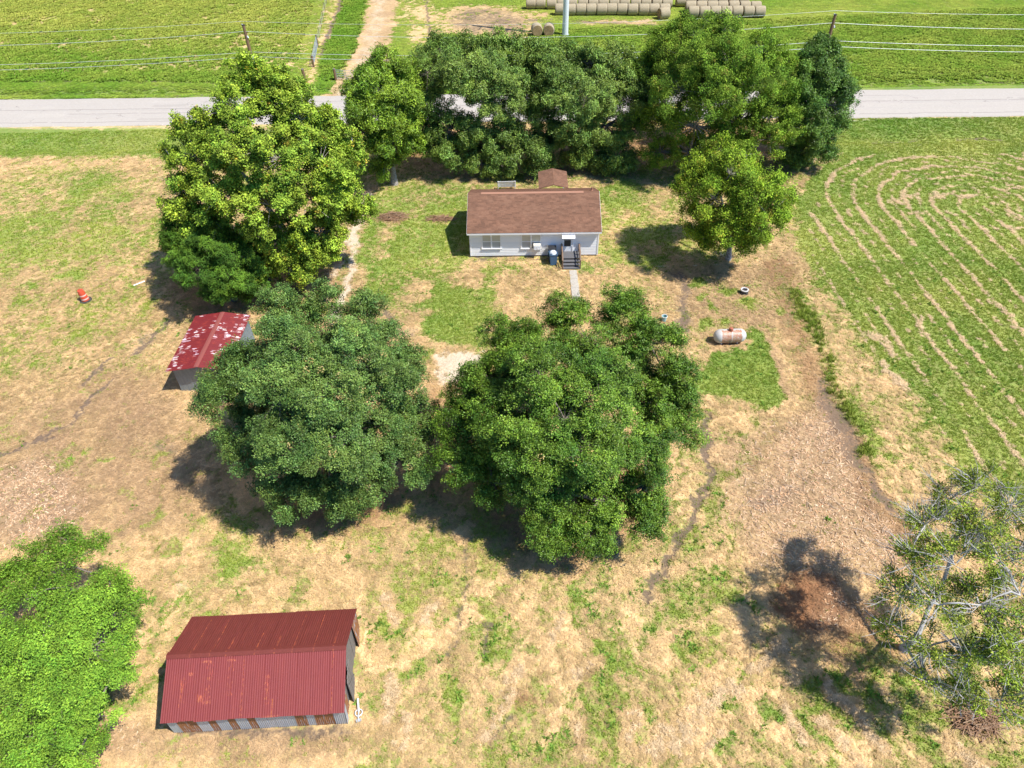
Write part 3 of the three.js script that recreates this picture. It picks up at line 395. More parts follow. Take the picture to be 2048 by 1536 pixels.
[1,1,0.88,0.22,0.17,47.2,-68.9,49.4,-69.0,51.3,-68.7],
[0,1,0.3,0.3,0.28,25.9,-57.2,28.5,-60.9,33.6,-65.9],
[5,1,0.4,0.3,0.33,25.9,-57.2,28.5,-60.9,33.6,-65.9],
[7,1,0.756,0.18,0.23,34.4,-55.7,35.3,-55.0],
[7,1,0.756,0.18,0.2,34.4,-53.0,35.9,-53.2],
[7,1,0.756,0.18,0.23,38.0,-55.8,40.0,-56.6],
[7,1,0.756,0.18,0.17,37.4,-54.0,38.5,-53.0],
[7,1,0.756,0.18,0.17,42.3,-57.5,43.0,-55.6],
[7,1,0.756,0.18,0.2,40.6,-56.1,41.7,-55.9],
[7,1,0.756,0.18,0.17,42.6,-54.7,43.6,-54.3],
[7,1,0.756,0.18,0.23,43.5,-52.3,43.7,-51.2],
[7,1,0.756,0.18,0.2,45.9,-57.0,47.2,-57.4],
[7,1,0.756,0.18,0.16,35.5,-39.0,34.7,-37.2],
[7,1,0.756,0.18,0.2,35.1,-37.0,35.5,-36.6],
[7,1,0.756,0.18,0.16,35.0,-40.2,35.4,-39.0],
[7,1,0.756,0.18,0.17,37.2,-56.8,36.4,-56.2,34.3,-55.5],
[7,1,0.756,0.18,0.16,29.0,-38.5,28.5,-36.5],
[7,1,0.525,0.18,0.16,32.1,-65.7,30.1,-63.6,28.2,-61.2],
[7,1,0.8,0.38,0.28,24.9,-33.3,24.8,-31.7,24.9,-30.8],
[7,1,0.6,0.45,0.39,24.9,-36.7,25.7,-36.0,25.6,-34.4],
[5,0,0.9,0.6,0,20.9,-26.9,20.7,-26.0,20.3,-25.2,19.9,-24.8,19.6,-24.9,19.3,-25.5,19.3,-26.3,19.5,-27.3,19.9,-28.1,20.3,-28.5,20.7,-28.4,20.9,-27.8],
[0,0,0.5,0.5,0,21.0,-26.5,20.8,-25.8,20.5,-25.1,20.1,-24.8,19.7,-24.9,19.5,-25.3,19.5,-25.9,19.7,-26.7,20.0,-27.4,20.4,-27.7,20.8,-27.7,21.0,-27.2],
[1,0,0.5,0.4,0,19.7,-26.5,19.6,-25.9,19.4,-25.4,19.2,-25.1,19.0,-25.1,18.8,-25.5,18.8,-26.1,18.9,-26.7,19.0,-27.2,19.3,-27.5,19.5,-27.4,19.7,-27.1],
[3,1,0.5,0.26,0.19,-60.8,-77.7,-37.0,-76.1,-17.2,-74.6],
[3,1,0.55,0.22,0.19,37.1,-73.8,45.9,-73.9,59.7,-74.0],
[3,1,0.3,0.22,0.16,-66.2,-87.1,-22.2,-83.7]
];
const LOBES = {
oakL: [[-11.31,10.15,-27.3,1.18],[-9.24,10.06,-28.0,1.05],[-7.39,9.04,-27.87,1.4],[-9.9,9.85,-24.98,1.69],[-7.65,9.25,-24.88,1.8],[-12.77,8.48,-25.53,1.34],[-13.75,7.54,-24.13,1.4],[-10.54,8.86,-22.63,1.7],[-8.31,8.71,-22.71,1.73],[-6.39,7.86,-24.59,1.6],[-5.39,6.64,-26.48,1.19],[-5.06,5.17,-25.2,1.09],[-6.1,4.67,-24.63,1.68],[-7.81,6.94,-21.86,1.67],[-9.99,7.15,-21.42,1.65],[-12.87,5.64,-22.91,1.47],[-11.87,4.22,-21.85,1.35],[-10.63,3.35,-21.42,1.29],[-8.54,2.87,-21.74,1.21],[-7.84,3.24,-22.54,1.53],[-5.85,3.49,-23.27,1.41],[-7.92,2.57,-21.48,0.76],[-10.47,9.55,-27.32,0.99],[-6.47,7.86,-27.27,1.16],[-14.02,8.03,-24.33,0.96],[-5.08,4.11,-24.07,0.93],[-6.71,6.17,-26.82,1.42],[-8.63,6.95,-28.21,1.42],[-6.86,6.62,-26.94,1.42],[-13.13,5.99,-25.5,1.42],[-10.03,5.89,-28.49,1.42],[-12.31,6.81,-27.17,1.42],[-12.71,6.96,-26.45,1.42]],
oakR: [[2.64,9.0,-28.45,1.24],[5.84,8.96,-27.86,1.32],[-0.55,8.17,-27.68,0.93],[3.9,8.64,-26.12,1.73],[7.02,7.97,-26.61,1.52],[8.26,7.16,-25.2,0.95],[-0.98,6.94,-25.41,1.46],[1.3,8.66,-23.44,1.74],[3.99,8.53,-22.46,1.82],[7.38,6.19,-24.45,1.62],[8.15,5.5,-23.01,1.03],[-3.03,5.5,-24.08,0.96],[-1.8,4.76,-23.36,1.46],[-2.67,4.26,-22.17,1.14],[0.98,7.17,-21.04,1.59],[3.42,7.06,-20.45,1.7],[6.14,6.02,-21.3,1.4],[-1.08,3.66,-21.5,1.04],[1.33,3.99,-20.39,1.43],[4.15,3.27,-20.57,1.61],[6.33,3.85,-20.96,1.21],[1.42,2.69,-19.46,1.2],[3.55,2.67,-19.12,1.15],[6.04,3.17,-19.41,0.95],[2.33,2.47,-18.73,0.71],[6.65,3.4,-19.65,0.57],[8.54,6.59,-24.35,0.74],[-2.4,6.16,-25.19,0.91],[0.97,7.87,-26.97,1.28],[1.3,6.24,-20.34,1.18],[0.5,4.93,-20.57,0.99],[2.34,8.03,-21.42,1.12],[-0.97,6.96,-23.42,1.25],[-0.62,6.68,-22.19,1.22],[-0.07,7.7,-26.03,1.15],[6.74,6.0,-25.82,1.3],[7.05,5.04,-25.02,1.3],[-0.26,5.7,-26.97,1.3],[4.28,5.25,-28.33,1.3],[5.73,6.07,-27.3,1.3],[6.27,5.92,-26.74,1.3],[-0.5,6.59,-26.01,1.3],[7.04,5.69,-24.81,1.3]],
syc: [[-17.04,14.24,-48.84,1.5],[-15.74,13.05,-47.6,2.04],[-17.59,13.08,-45.69,1.52],[-13.97,12.06,-46.53,1.7],[-13.02,10.48,-48.84,1.37],[-21.31,11.72,-46.29,1.16],[-15.55,13.67,-49.17,0.97],[-18.41,13.57,-48.19,0.75],[-17.22,14.88,-48.9,0.61],[-20.86,12.54,-46.79,0.47],[-12.89,11.43,-49.17,0.57],[-15.35,14.36,-49.37,0.55],[-23.0,10.94,-44.97,0.4],[-20.02,12.37,-47.17,0.41],[-14.46,12.3,-49.11,0.71],[-11.31,10.04,-48.93,0.58],[-21.1,10.34,-45.26,1.78],[-17.35,11.21,-43.11,1.89],[-14.94,10.68,-43.39,2.11],[-12.88,9.47,-45.14,2.0],[-11.85,8.41,-48.21,1.39],[-22.85,10.24,-44.79,0.75],[-22.44,8.35,-44.17,1.59],[-18.98,8.63,-42.7,1.95],[-16.08,7.94,-42.47,2.03],[-13.75,7.51,-43.9,2.02],[-12.06,6.37,-47.17,1.71],[-10.97,5.35,-46.72,1.05],[-16.83,4.08,-44.47,2.06],[-14.05,4.1,-45.38,1.64],[-15.52,3.13,-44.23,1.64],[-21.09,6.22,-43.78,1.35],[-16.41,2.57,-43.45,1.11],[-12.19,4.82,-46.24,0.97],[-22.32,7.0,-43.48,0.98],[-17.71,5.45,-43.58,1.43],[-11.43,9.02,-48.52,0.95],[-20.88,5.3,-43.29,1.21],[-19.44,4.07,-43.23,1.23],[-21.54,7.51,-44.29,1.19],[-14.13,2.78,-44.38,1.27],[-15.58,2.0,-43.28,0.97],[-13.23,5.38,-46.4,1.34],[-21.89,5.45,-42.74,1.13],[-20.52,3.93,-42.49,1.08],[-18.87,2.81,-42.51,1.24],[-22.99,7.21,-43.13,0.97],[-15.78,10.36,-50.67,1.33],[-21.34,8.97,-47.41,1.33],[-13.11,9.24,-48.41,1.33],[-20.68,8.3,-49.32,1.33],[-13.62,10.83,-48.1,1.33],[-19.56,8.82,-50.49,1.33],[-20.48,10.77,-48.46,1.33],[-14.02,10.46,-49.31,1.33]],
cedar: [[-22.74,5.76,-42.94,1.41],[-23.45,4.89,-42.07,1.12],[-20.62,5.41,-41.42,1.59],[-21.43,4.06,-40.4,1.59],[-19.33,3.32,-40.81,1.55],[-18.67,1.38,-42.36,1.04],[-20.58,2.33,-40.44,0.99],[-23.18,6.66,-43.09,0.97],[-19.42,4.78,-41.41,1.39],[-22.13,4.67,-41.06,1.25],[-18.62,3.18,-41.94,1.29],[-19.51,1.26,-41.93,0.74],[-23.46,5.81,-42.54,0.84],[-21.06,2.9,-40.26,0.91],[-17.79,1.67,-42.87,0.67],[-21.51,5.91,-43.66,1.21],[-22.99,3.57,-43.11,1.22],[-22.36,3.62,-44.17,1.22],[-18.84,3.98,-42.76,1.22],[-21.89,3.55,-44.52,1.22]],
back1: [[-10.44,10.52,-62.64,1.13],[-9.15,9.76,-62.72,1.14],[-10.7,9.13,-60.35,1.63],[-11.8,7.67,-59.78,1.65],[-9.67,7.35,-60.49,1.84],[-12.71,5.33,-60.4,1.43],[-10.47,4.7,-60.44,1.72],[-8.92,3.63,-61.76,1.11],[-11.35,2.29,-61.12,1.21],[-12.89,7.91,-60.36,0.78],[-8.7,5.78,-62.19,1.18],[-8.9,8.11,-62.54,1.25],[-12.72,8.4,-63.32,1.41],[-11.06,7.05,-64.08,1.41],[-11.98,8.35,-63.79,1.41]],
back2: [[-5.93,9.74,-67.32,1.48],[-3.6,10.11,-67.66,1.48],[-0.82,10.04,-67.67,1.48],[1.49,9.64,-67.37,1.58],[3.79,9.13,-66.85,1.48],[-7.01,8.75,-64.99,1.64],[-3.94,9.3,-63.12,1.86],[-0.86,8.64,-63.57,1.88],[1.91,7.32,-66.24,1.78],[-7.11,6.49,-63.21,1.46],[-5.43,4.49,-62.89,1.77],[-0.01,6.73,-63.31,1.55],[-5.36,2.35,-62.83,1.52],[-2.25,2.94,-63.54,1.81],[0.16,3.65,-64.03,1.43],[1.78,2.39,-62.87,2.0],[-0.63,1.32,-62.1,1.34],[2.69,1.36,-61.82,1.33],[-6.75,2.97,-63.16,1.33],[-2.54,1.35,-62.14,1.05],[-7.62,4.5,-64.18,1.23],[4.01,7.29,-65.92,1.4],[-2.02,7.3,-61.89,1.16],[3.51,5.57,-64.99,1.41],[-3.31,4.57,-62.33,1.2],[-5.23,8.26,-69.1,1.58],[-5.17,7.89,-69.4,1.58],[-0.83,7.1,-68.95,1.58],[-7.35,7.06,-67.54,1.58],[-0.47,7.28,-68.49,1.58]],
back3: [[5.6,9.28,-66.24,1.38],[7.78,9.27,-65.01,1.45],[10.17,8.88,-65.77,1.47],[4.97,7.6,-63.03,1.62],[7.19,7.11,-62.42,1.89],[10.28,6.54,-65.04,1.96],[6.41,4.81,-62.54,1.76],[9.44,4.05,-64.25,2.0],[11.74,3.98,-63.68,1.32],[8.06,1.95,-63.52,1.64],[10.42,1.67,-62.91,1.54],[5.19,2.52,-64.1,1.54],[10.9,0.88,-62.26,1.06],[9.02,0.89,-62.62,1.06],[11.55,8.22,-65.27,1.2],[4.59,8.63,-64.53,1.54],[3.73,5.08,-64.41,1.6],[12.1,6.24,-64.48,1.68],[8.63,6.46,-67.66,1.62],[4.42,7.4,-67.15,1.62],[6.05,7.64,-68.06,1.62],[8.27,7.65,-67.51,1.62]],
pecan: [[16.31,11.79,-66.52,1.17],[17.07,12.1,-63.69,1.3],[19.01,12.19,-63.19,1.29],[14.3,10.4,-64.28,1.42],[16.25,10.69,-61.18,2.04],[19.05,10.81,-60.58,2.02],[22.48,10.8,-63.71,1.4],[13.47,7.69,-65.41,1.67],[15.2,8.42,-60.64,2.17],[17.96,8.37,-59.39,2.35],[21.56,8.78,-60.36,2.33],[23.97,9.3,-63.06,1.51],[14.47,4.67,-63.57,1.97],[17.06,5.24,-60.81,2.25],[21.02,4.75,-61.8,2.48],[23.82,5.81,-61.25,1.98],[24.89,7.4,-61.65,1.42],[23.87,4.04,-59.99,1.63],[20.63,3.09,-60.74,1.66],[17.17,2.43,-61.37,1.78],[14.47,2.28,-61.85,1.51],[24.81,5.06,-60.22,1.26],[13.08,5.39,-64.21,1.4],[18.4,12.25,-66.16,0.62],[23.13,8.14,-65.79,1.78],[20.83,7.99,-68.65,1.78],[13.9,7.95,-64.88,1.78],[17.01,9.72,-68.44,1.78],[14.95,9.98,-66.34,1.78],[20.73,8.47,-68.66,1.78],[14.73,9.51,-66.5,1.78]],
dark: [[28.5,10.33,-64.84,0.98],[27.29,9.24,-63.68,1.43],[28.66,8.84,-62.19,1.41],[26.63,7.55,-62.32,1.52],[28.52,6.61,-61.18,1.87],[30.52,6.51,-61.92,0.72],[27.98,4.2,-61.59,1.93],[29.88,4.29,-61.82,1.2],[28.26,1.25,-62.84,1.73],[29.81,1.93,-62.31,1.24],[29.25,9.89,-64.44,0.89],[26.59,4.93,-62.15,1.38],[29.69,7.88,-61.8,0.89],[30.35,6.75,-65.83,1.39],[26.51,5.73,-65.55,1.39],[29.96,7.61,-65.83,1.39],[30.95,5.95,-65.11,1.39]],
young: [[15.92,8.07,-48.93,0.97],[17.65,7.92,-48.31,0.96],[14.58,7.0,-48.78,1.28],[16.05,7.54,-46.07,1.51],[13.84,5.67,-48.24,1.07],[15.14,5.9,-45.51,1.75],[17.23,6.76,-44.49,1.7],[19.16,6.94,-45.17,1.07],[20.37,5.63,-45.91,0.59],[14.7,3.6,-46.74,1.3],[16.2,4.8,-44.51,1.61],[18.28,4.91,-44.2,1.52],[19.36,5.23,-44.67,0.95],[16.14,2.6,-45.57,0.99],[18.21,3.11,-45.18,1.06],[13.52,6.36,-48.67,0.61],[15.78,2.26,-45.42,0.76],[17.87,2.6,-44.91,0.76],[14.53,2.74,-46.15,0.84],[17.59,6.62,-49.32,1.18],[18.59,5.44,-49.47,1.18],[16.04,5.52,-49.16,1.18],[16.32,5.34,-49.34,1.18]],
bush: [[-19.96,4.7,-18.03,0.67],[-20.84,4.69,-17.11,0.78],[-21.42,4.64,-16.29,0.77],[-19.93,4.34,-17.13,0.92],[-18.93,4.22,-17.75,0.45],[-17.63,4.34,-16.37,0.39],[-18.76,4.38,-18.3,0.27],[-18.17,5.1,-15.22,0.86],[-19.72,5.22,-14.74,1.17],[-17.82,5.29,-13.78,1.14],[-16.96,5.0,-14.24,0.68],[-15.89,4.35,-13.17,0.63],[-16.61,4.8,-12.77,1.05],[-18.16,5.22,-12.4,1.1],[-19.45,5.31,-12.79,0.96],[-15.88,3.89,-11.99,0.7],[-16.92,4.42,-11.4,1.09],[-18.3,4.63,-10.97,1.07],[-16.26,2.98,-11.04,0.7],[-17.44,3.38,-10.27,1.09],[-18.86,3.2,-9.93,1.08],[-17.06,1.99,-10.14,0.85],[-15.7,4.17,-13.26,0.36],[-22.12,4.59,-15.17,1.14],[-20.37,4.94,-12.01,1.13],[-20.29,3.83,-10.44,1.12],[-18.34,2.21,-9.04,1.12],[-17.21,3.82,-15.52,0.91],[-17.84,3.13,-16.24,0.91],[-16.7,3.92,-14.76,0.91]],
sparse: [[19.16,7.58,-17.55,0.82],[18.08,6.93,-17.32,0.75],[16.02,7.57,-15.66,0.78],[17.5,7.99,-15.08,1.05],[19.87,7.37,-16.42,1.0],[15.23,7.27,-14.52,0.86],[16.21,7.7,-13.78,1.02],[17.77,7.94,-13.79,1.1],[14.58,6.23,-13.45,0.76],[15.49,6.82,-12.68,0.92],[16.62,7.25,-12.4,1.08],[18.06,7.49,-12.62,1.08],[14.64,4.57,-13.11,0.67],[15.42,5.22,-11.94,0.82],[16.47,5.56,-11.37,0.91],[17.61,6.25,-11.38,1.07],[15.55,3.66,-11.32,0.65],[16.47,3.85,-10.65,0.75],[17.6,4.22,-10.28,0.92],[20.37,6.92,-14.83,1.17],[19.34,6.26,-11.9,1.09],[18.83,4.79,-10.37,1.0],[18.89,5.58,-16.91,0.97],[16.9,6.23,-16.89,0.97]]
};

const GX0 = -112, GZ0 = -150, GW = 896, GH = 600, CELL = 0.25, COVER = Array.from({ length: 10 }, (_, k) => new Float32Array(GW * GH).fill(k === 0 ? 0.4 : k === 6 ? 0.4 : 0));
for (const f of FEATURES) {
  const [ch, kind, val, soft, width] = f, P = f.slice(5), n = P.length / 2, A = COVER[ch]; let x0 = 1e9, x1 = -1e9, z0 = 1e9, z1 = -1e9;
  for (let i = 0; i < n; i++) { x0 = Math.min(x0, P[2 * i]); x1 = Math.max(x1, P[2 * i]); z0 = Math.min(z0, P[2 * i + 1]); z1 = Math.max(z1, P[2 * i + 1]); }
  const pad = soft + width; const ia = Math.max(0, ((x0 - pad - GX0) / CELL) | 0), ib = Math.min(GW - 1, Math.ceil((x1 + pad - GX0) / CELL)), ja = Math.max(0, ((z0 - pad - GZ0) / CELL) | 0), jb = Math.min(GH - 1, Math.ceil((z1 + pad - GZ0) / CELL));
  for (let j = ja; j <= jb; j++) for (let i = ia; i <= ib; i++) {
    const x = GX0 + i * CELL, z = GZ0 + j * CELL; let d2 = 1e9, inside = false;
    for (let a = 0; a < n - (kind ? 1 : 0); a++) {
      const b = (a + 1) % n, ax = P[2 * a], az = P[2 * a + 1], bx = P[2 * b], bz = P[2 * b + 1], dx = bx - ax, dz = bz - az;
      const t = Math.max(0, Math.min(1, ((x - ax) * dx + (z - az) * dz) / (dx * dx + dz * dz + 1e-9))), ex = x - ax - t * dx, ez = z - az - t * dz, q = ex * ex + ez * ez; if (q < d2) d2 = q;
      if (!kind && az > z !== bz > z && x < ((bx - ax) * (z - az)) / (bz - az) + ax) inside = !inside;
    }
    const d = Math.sqrt(d2), m = kind ? sstep(width + soft, Math.max(0, width - soft), d) : sstep(soft, -soft, inside ? -d : d), k = j * GW + i;
    if (m > 0) A[k] = ch === 7 || ch === 1 || ch === 3 ? Math.max(A[k], val * m) : lerp(A[k], val, m);
  }
}
function cover(ch, x, z) {
  const fx = Math.max(0, Math.min(GW - 1.01, (x - GX0) / CELL)), fz = Math.max(0, Math.min(GH - 1.01, (z - GZ0) / CELL)), i = fx | 0, j = fz | 0, u = fx - i, v = fz - j, A = COVER[ch], k = j * GW + i;
  return (A[k] * (1 - u) + A[k + 1] * u) * (1 - v) + (A[k + GW] * (1 - u) + A[k + GW + 1] * u) * v;
}
const ROAD_NEAR = (x) => -76.22 + x * 0.0349, ROAD_FAR = (x) => -84.26 + x * 0.0364;
const gs = { r: 0, g: 0, b: 0, green: 0, soil: 0, chip: 0, white: 0, litter: 0, hay: 0, tall: 0, yellow: 0 };
const warp = (x, z) => { const a = ns(NA, x / 22, z / 22), b = ns(NB, x / 22, z / 22), c = ns(NA, x / 5.1 + 0.3, z / 5.1), d = ns(NB, x / 5.1, z / 5.1 + 0.7); warp.a = a; warp.c = c; warp.d = d; warp.x = x + (a - 0.5) * 1.2 + (c - 0.5) * 0.7; warp.z = z + (b - 0.5) * 1.2 + (d - 0.5) * 0.7; };
function ground(x, z) {
  warp(x, z); const X = warp.x, Z = warp.z, w1 = warp.a, w3 = warp.c, w4 = warp.d;
  const fine = ns(NC, x / 7.3, z / 7.3), mid = ns(NB, x / 13 + 0.11, z / 13 + 0.37), big = ns(NA, x / 47, z / 47), grain = ns(NC, x / 2.9 + 0.5, z / 3.7), hue = ns(NC, x / 9.7 + 0.2, z / 11.3);
  const G = cover(0, X, Z), D = cover(1, X, Z), C = cover(2, X, Z), W = cover(3, X, Z), R = cover(4, X, Z), B = cover(5, X, Z), L = cover(6, X, Z) + (big - 0.5) * 0.7 + (mid - 0.5) * 0.35 + (hue - 0.5) * 0.35, P = cover(9, X, Z), T = cover(8, X, Z), rowD = Math.hypot(X - 42, Math.min(0, Z + 54) * 1.1) + (w1 - 0.5) * 0.8 + (w3 - 0.5) * 0.6, rowC = Math.cos((rowD / 2.2) * 6.283), row = P > 0.02 ? P * (rowC > 0 ? rowC ** 5 : 0.62 * rowC ** 6) * (0.2 + 0.95 * mid) * (Z < -50 ? 1.3 : 1) : 0, Hh = Math.max(cover(7, X, Z), row * 0.8);
  const ang = lerp(-0.75, 0.22, sstep(-16, -4, x)) + (big - 0.5) * 0.9, ca = Math.cos(ang), sa = Math.sin(ang), comb = ns(NB, (x * ca + z * sa) / 5.3 + 0.3, (z * ca - x * sa) / 60), comb2 = ns(NB, (x * ca + z * sa) / 14, (z * ca - x * sa) / 100 + 0.4);
  let green = sstep(0.22, 0.82, G + (mid - 0.5) * 0.8 + (w3 - 0.5) * 0.6 + (fine - 0.5) * 0.7 + (grain - 0.5) * 0.6 - (comb - 0.5) * 0.75 - (comb2 - 0.5) * 0.6);
  if (G > 0.9) green = Math.max(green, 0.78 + 0.2 * fine);
  // straw, from pinkish to yellowish
  let t = 0.48 + (fine - 0.5) * 0.8 + (w4 - 0.5) * 0.7 + (comb - 0.5) * 1.3 + (comb2 - 0.5) * 1.1; t = Math.max(-0.15, Math.min(1.15, t)); let r = lerp(0.35, 0.66, t), g = lerp(0.232, 0.45, t), b = lerp(0.1, 0.222, t); const ye = sstep(0.5, 0.9, hue) * 0.6; r = lerp(r, r * 0.95, ye); g = lerp(g, g * 1.02, ye); b = lerp(b, b * 0.75, ye);
  const dull = Math.max(0, Math.min(1, B + (w1 - 0.5) * 0.7 + (mid - 0.5) * 0.5 - 0.08)) * 0.8; r = lerp(r, 0.32, dull); g = lerp(g, 0.195, dull); b = lerp(b, 0.112, dull);
  const li = Math.min(1, R * (0.5 + 1.0 * w4)); r = lerp(r, 0.27, li); g = lerp(g, 0.125, li); b = lerp(b, 0.055, li);
  const yl = Math.max(0, Math.min(1, L)), gv = 0.7 + 0.6 * fine;
  const gr = lerp(0.13, 0.42, yl) * gv, gg = lerp(0.225, 0.4, yl) * gv, gb = lerp(0.03, 0.1, yl) * gv, ga = green * (1 - 0.5 * li);
  r = lerp(r, gr, ga); g = lerp(g, gg, ga); b = lerp(b, gb, ga);
  const hay = sstep(0.3, 0.62, Hh + (fine - 0.5) * 0.75 + (w3 - 0.5) * 0.5 + (grain - 0.5) * 0.3) * (Hh > 0.05 ? 1 : 0), hv = 0.75 + 0.5 * grain; r = lerp(r, 0.52 * hv, hay); g = lerp(g, 0.365 * hv, hay); b = lerp(b, 0.2 * hv, hay);
  const soil = sstep(0.25, 0.85, D + (w3 - 0.5) * 0.55 + (fine - 0.5) * 0.8 + (mid - 0.5) * 0.4) * Math.min(1, D * 2); r = lerp(r, 0.13, soil * 0.88); g = lerp(g, 0.09, soil * 0.88); b = lerp(b, 0.066, soil * 0.88);
  const chip = Math.min(1, C * (0.55 + 0.7 * mid)); const cv = 0.7 + 0.6 * fine; r = lerp(r, 0.28 * cv, chip * 0.88); g = lerp(g, 0.18 * cv, chip * 0.88); b = lerp(b, 0.108 * cv, chip * 0.88);
  const wh = sstep(0.25, 0.8, W + (fine - 0.5) * 0.6 + (w4 - 0.5) * 0.45); r = lerp(r, 0.56, wh * 0.8); g = lerp(g, 0.47, wh * 0.8); b = lerp(b, 0.36, wh * 0.8);
  const k = 0.7 + 0.6 * grain;
  gs.r = r * k; gs.g = g * k; gs.b = b * k; gs.green = ga * (1 - wh) * (1 - soil * 0.7) * (1 - hay * 0.8); gs.soil = soil; gs.chip = C; gs.white = wh; gs.litter = li; gs.hay = hay; gs.tall = T; gs.yellow = yl;
  return gs;
}
function groundY(x, z) {
  warp(x, z); let y = (ns(NA, x / 31, z / 31) - 0.5) * 0.05 + (ns(NC, x / 7.3, z / 7.3) - 0.5) * 0.03 + cover(7, warp.x, warp.z) * 0.09 - cover(1, warp.x, warp.z) * 0.06;
  const n = ROAD_NEAR(x) - z, f = ROAD_FAR(x) - z;
  y -= 0.28 * Math.exp(-(((n + 6) / 1.3) ** 2)) + 0.3 * Math.exp(-(((f - 2.2) / 1.1) ** 2)) + (n > -0.6 && f < 0.6 ? 0.12 : 0);
  return y;
}
// the ground: one sheet of four pieces, fine where it is near
{
  const zones = [[-46, 46, -46, -4, 0.3, 0.3], [-76, 76, -76, -46, 0.5, 0.4], [-112, 112, -150, -76, 1.0, 0.7]];
  const geos = [], mats = [];
  const bump = dataTex(512, 512, (x, y, o) => { const v = 0.55 * NC[y * NS + x] + 0.45 * NA[y * NS + x]; o[0] = o[1] = o[2] = v; }, false);
  for (const [x0, x1, z0, z1, dx, dz] of zones) {
    const nx = Math.round((x1 - x0) / dx), nz = Math.round((z1 - z0) / dz), g = new THREE.PlaneGeometry(x1 - x0, z1 - z0, nx, nz); g.rotateX(-Math.PI / 2); g.translate((x0 + x1) / 2, 0, (z0 + z1) / 2);
    const p = g.attributes.position; for (let i = 0; i < p.count; i++) { const x = p.getX(i), z = p.getZ(i); p.setY(i, groundY(x, z)); }
    g.computeVertexNormals(); geos.push(g);
    const N = 2048, speck = makeNoise(256, 2, 91);
    const map = dataTex(N, N, (i, j, o) => { const s = ground(x0 + ((i + 0.5) / N) * (x1 - x0), z1 - ((j + 0.5) / N) * (z1 - z0)), q = 0.86 + 0.28 * speck[(j & 511) * NS + (i & 511)]; o[0] = s.r * q; o[1] = s.g * q; o[2] = s.b * q; }, true, false);
    const bm = bump.clone(); bm.repeat.set((x1 - x0) / 4, (z1 - z0) / 4); bm.needsUpdate = true;
    mats.push(std({ map, bumpMap: bm, bumpScale: 0.06, roughness: 1 }));
  }
  // out to the horizon
  const far = new THREE.RingGeometry(100, 3500, 48, 6); far.rotateX(-Math.PI / 2); far.translate(0, -0.35, -60);
  geos.push(far); mats.push(std({ color: lin(0.19, 0.24, 0.05), roughness: 1 }));
  structure('ground', mergeGeometries(geos, true), mats);
}
// road
{
  const m = new MB(), n = 480; const row = [];
  for (let i = 0; i <= n; i++) {
    const x = -300 + (600 * i) / n, a = ROAD_NEAR(x) + (ns(NA, x / 30, 0.3) - 0.5) * 0.5 + (ns(NC, x / 20, 0.1) - 0.5) * 0.2, b = ROAD_FAR(x) + (ns(NB, x / 30, 0.6) - 0.5) * 0.5 + (ns(NC, x / 20, 0.7) - 0.5) * 0.2, c = [];
    for (const [t, y] of [[-0.02, -0.12], [0, 0.05], [0.25, 0.09], [0.5, 0.12], [0.75, 0.09], [1, 0.05], [1.02, -0.12]]) c.push(m.v(x, y, lerp(a, b, t), x / 60, t));
    row.push(c); if (i) for (let k = 0; k < 6; k++) m.quad(row[i - 1][k], row[i][k], row[i][k + 1], row[i - 1][k + 1]);
  }
  const map = canvasTex(2048, 256, (c, w, h) => {
    c.fillStyle = '#aba39a'; c.fillRect(0, 0, w, h); const keep = seed; seed = 77;
    for (let i = 0; i < 26000; i++) { const v = 140 + rnd() * 66; c.fillStyle = `rgba(${v | 0},${(v - 7) | 0},${(v - 14) | 0},0.35)`; c.fillRect(rnd() * w, rnd() * h, 1 + rnd() * 5, 1 + rnd() * 1.5); }
    for (const [y, a, s] of [[70, 0.1, 18], [180, 0.1, 18], [128, 0.12, 8]]) for (let i = 0; i < 420; i++) { c.fillStyle = `rgba(150,144,140,${a * rnd()})`; c.fillRect(rnd() * w, y + (rnd() - 0.5) * s * 2, 20 + rnd() * 120, 1 + rnd() * 4); }
    for (let i = 0; i < 9; i++) { const x = rnd() * w, y = 20 + rnd() * 190, l = 30 + rnd() * 150, q = 8 + rnd() * 34; c.fillStyle = `rgba(${rnd() < 0.5 ? '120,114,110' : '190,182,172'},0.16)`; c.beginPath(); c.moveTo(x, y); for (let k = 0; k <= 10; k++) c.lineTo(x + (l * k) / 10, y + (rnd() - 0.5) * 5); for (let k = 10; k >= 0; k--) c.lineTo(x + (l * k) / 10, y + q + (rnd() - 0.5) * 5); c.fill(); }
    c.strokeStyle = 'rgba(86,82,80,0.85)';
    for (const [y, l, lw] of [[236, w, 1.8], [118, w, 2.2], [160, 700, 1.7], [60, 500, 1.4]]) { c.lineWidth = lw; let x = y === 160 ? 300 : y === 60 ? 1100 : 0; const e = x + l; c.beginPath(); c.moveTo(x, y); while (x < e) { x += 6 + rnd() * 14; c.lineTo(x, y + (rnd() - 0.5) * 3); if (rnd() < 0.06) { c.moveTo(x + 20 * rnd(), y); } } c.stroke(); }
    for (let i = 0; i < 26; i++) { c.lineWidth = 0.9 + rnd() * 0.8; c.strokeStyle = `rgba(100,96,93,${0.3 + rnd() * 0.4})`; let x = rnd() * w, y = rnd() * h; c.beginPath(); c.moveTo(x, y); for (let k = 0; k < 7; k++) { x += (rnd() - 0.3) * 16; y += (rnd() - 0.5) * 22; c.lineTo(x, y); } c.stroke(); }
    seed = keep;
  });
  structure('road', m.geo(), std({ map, roughness: 0.95 }));
}
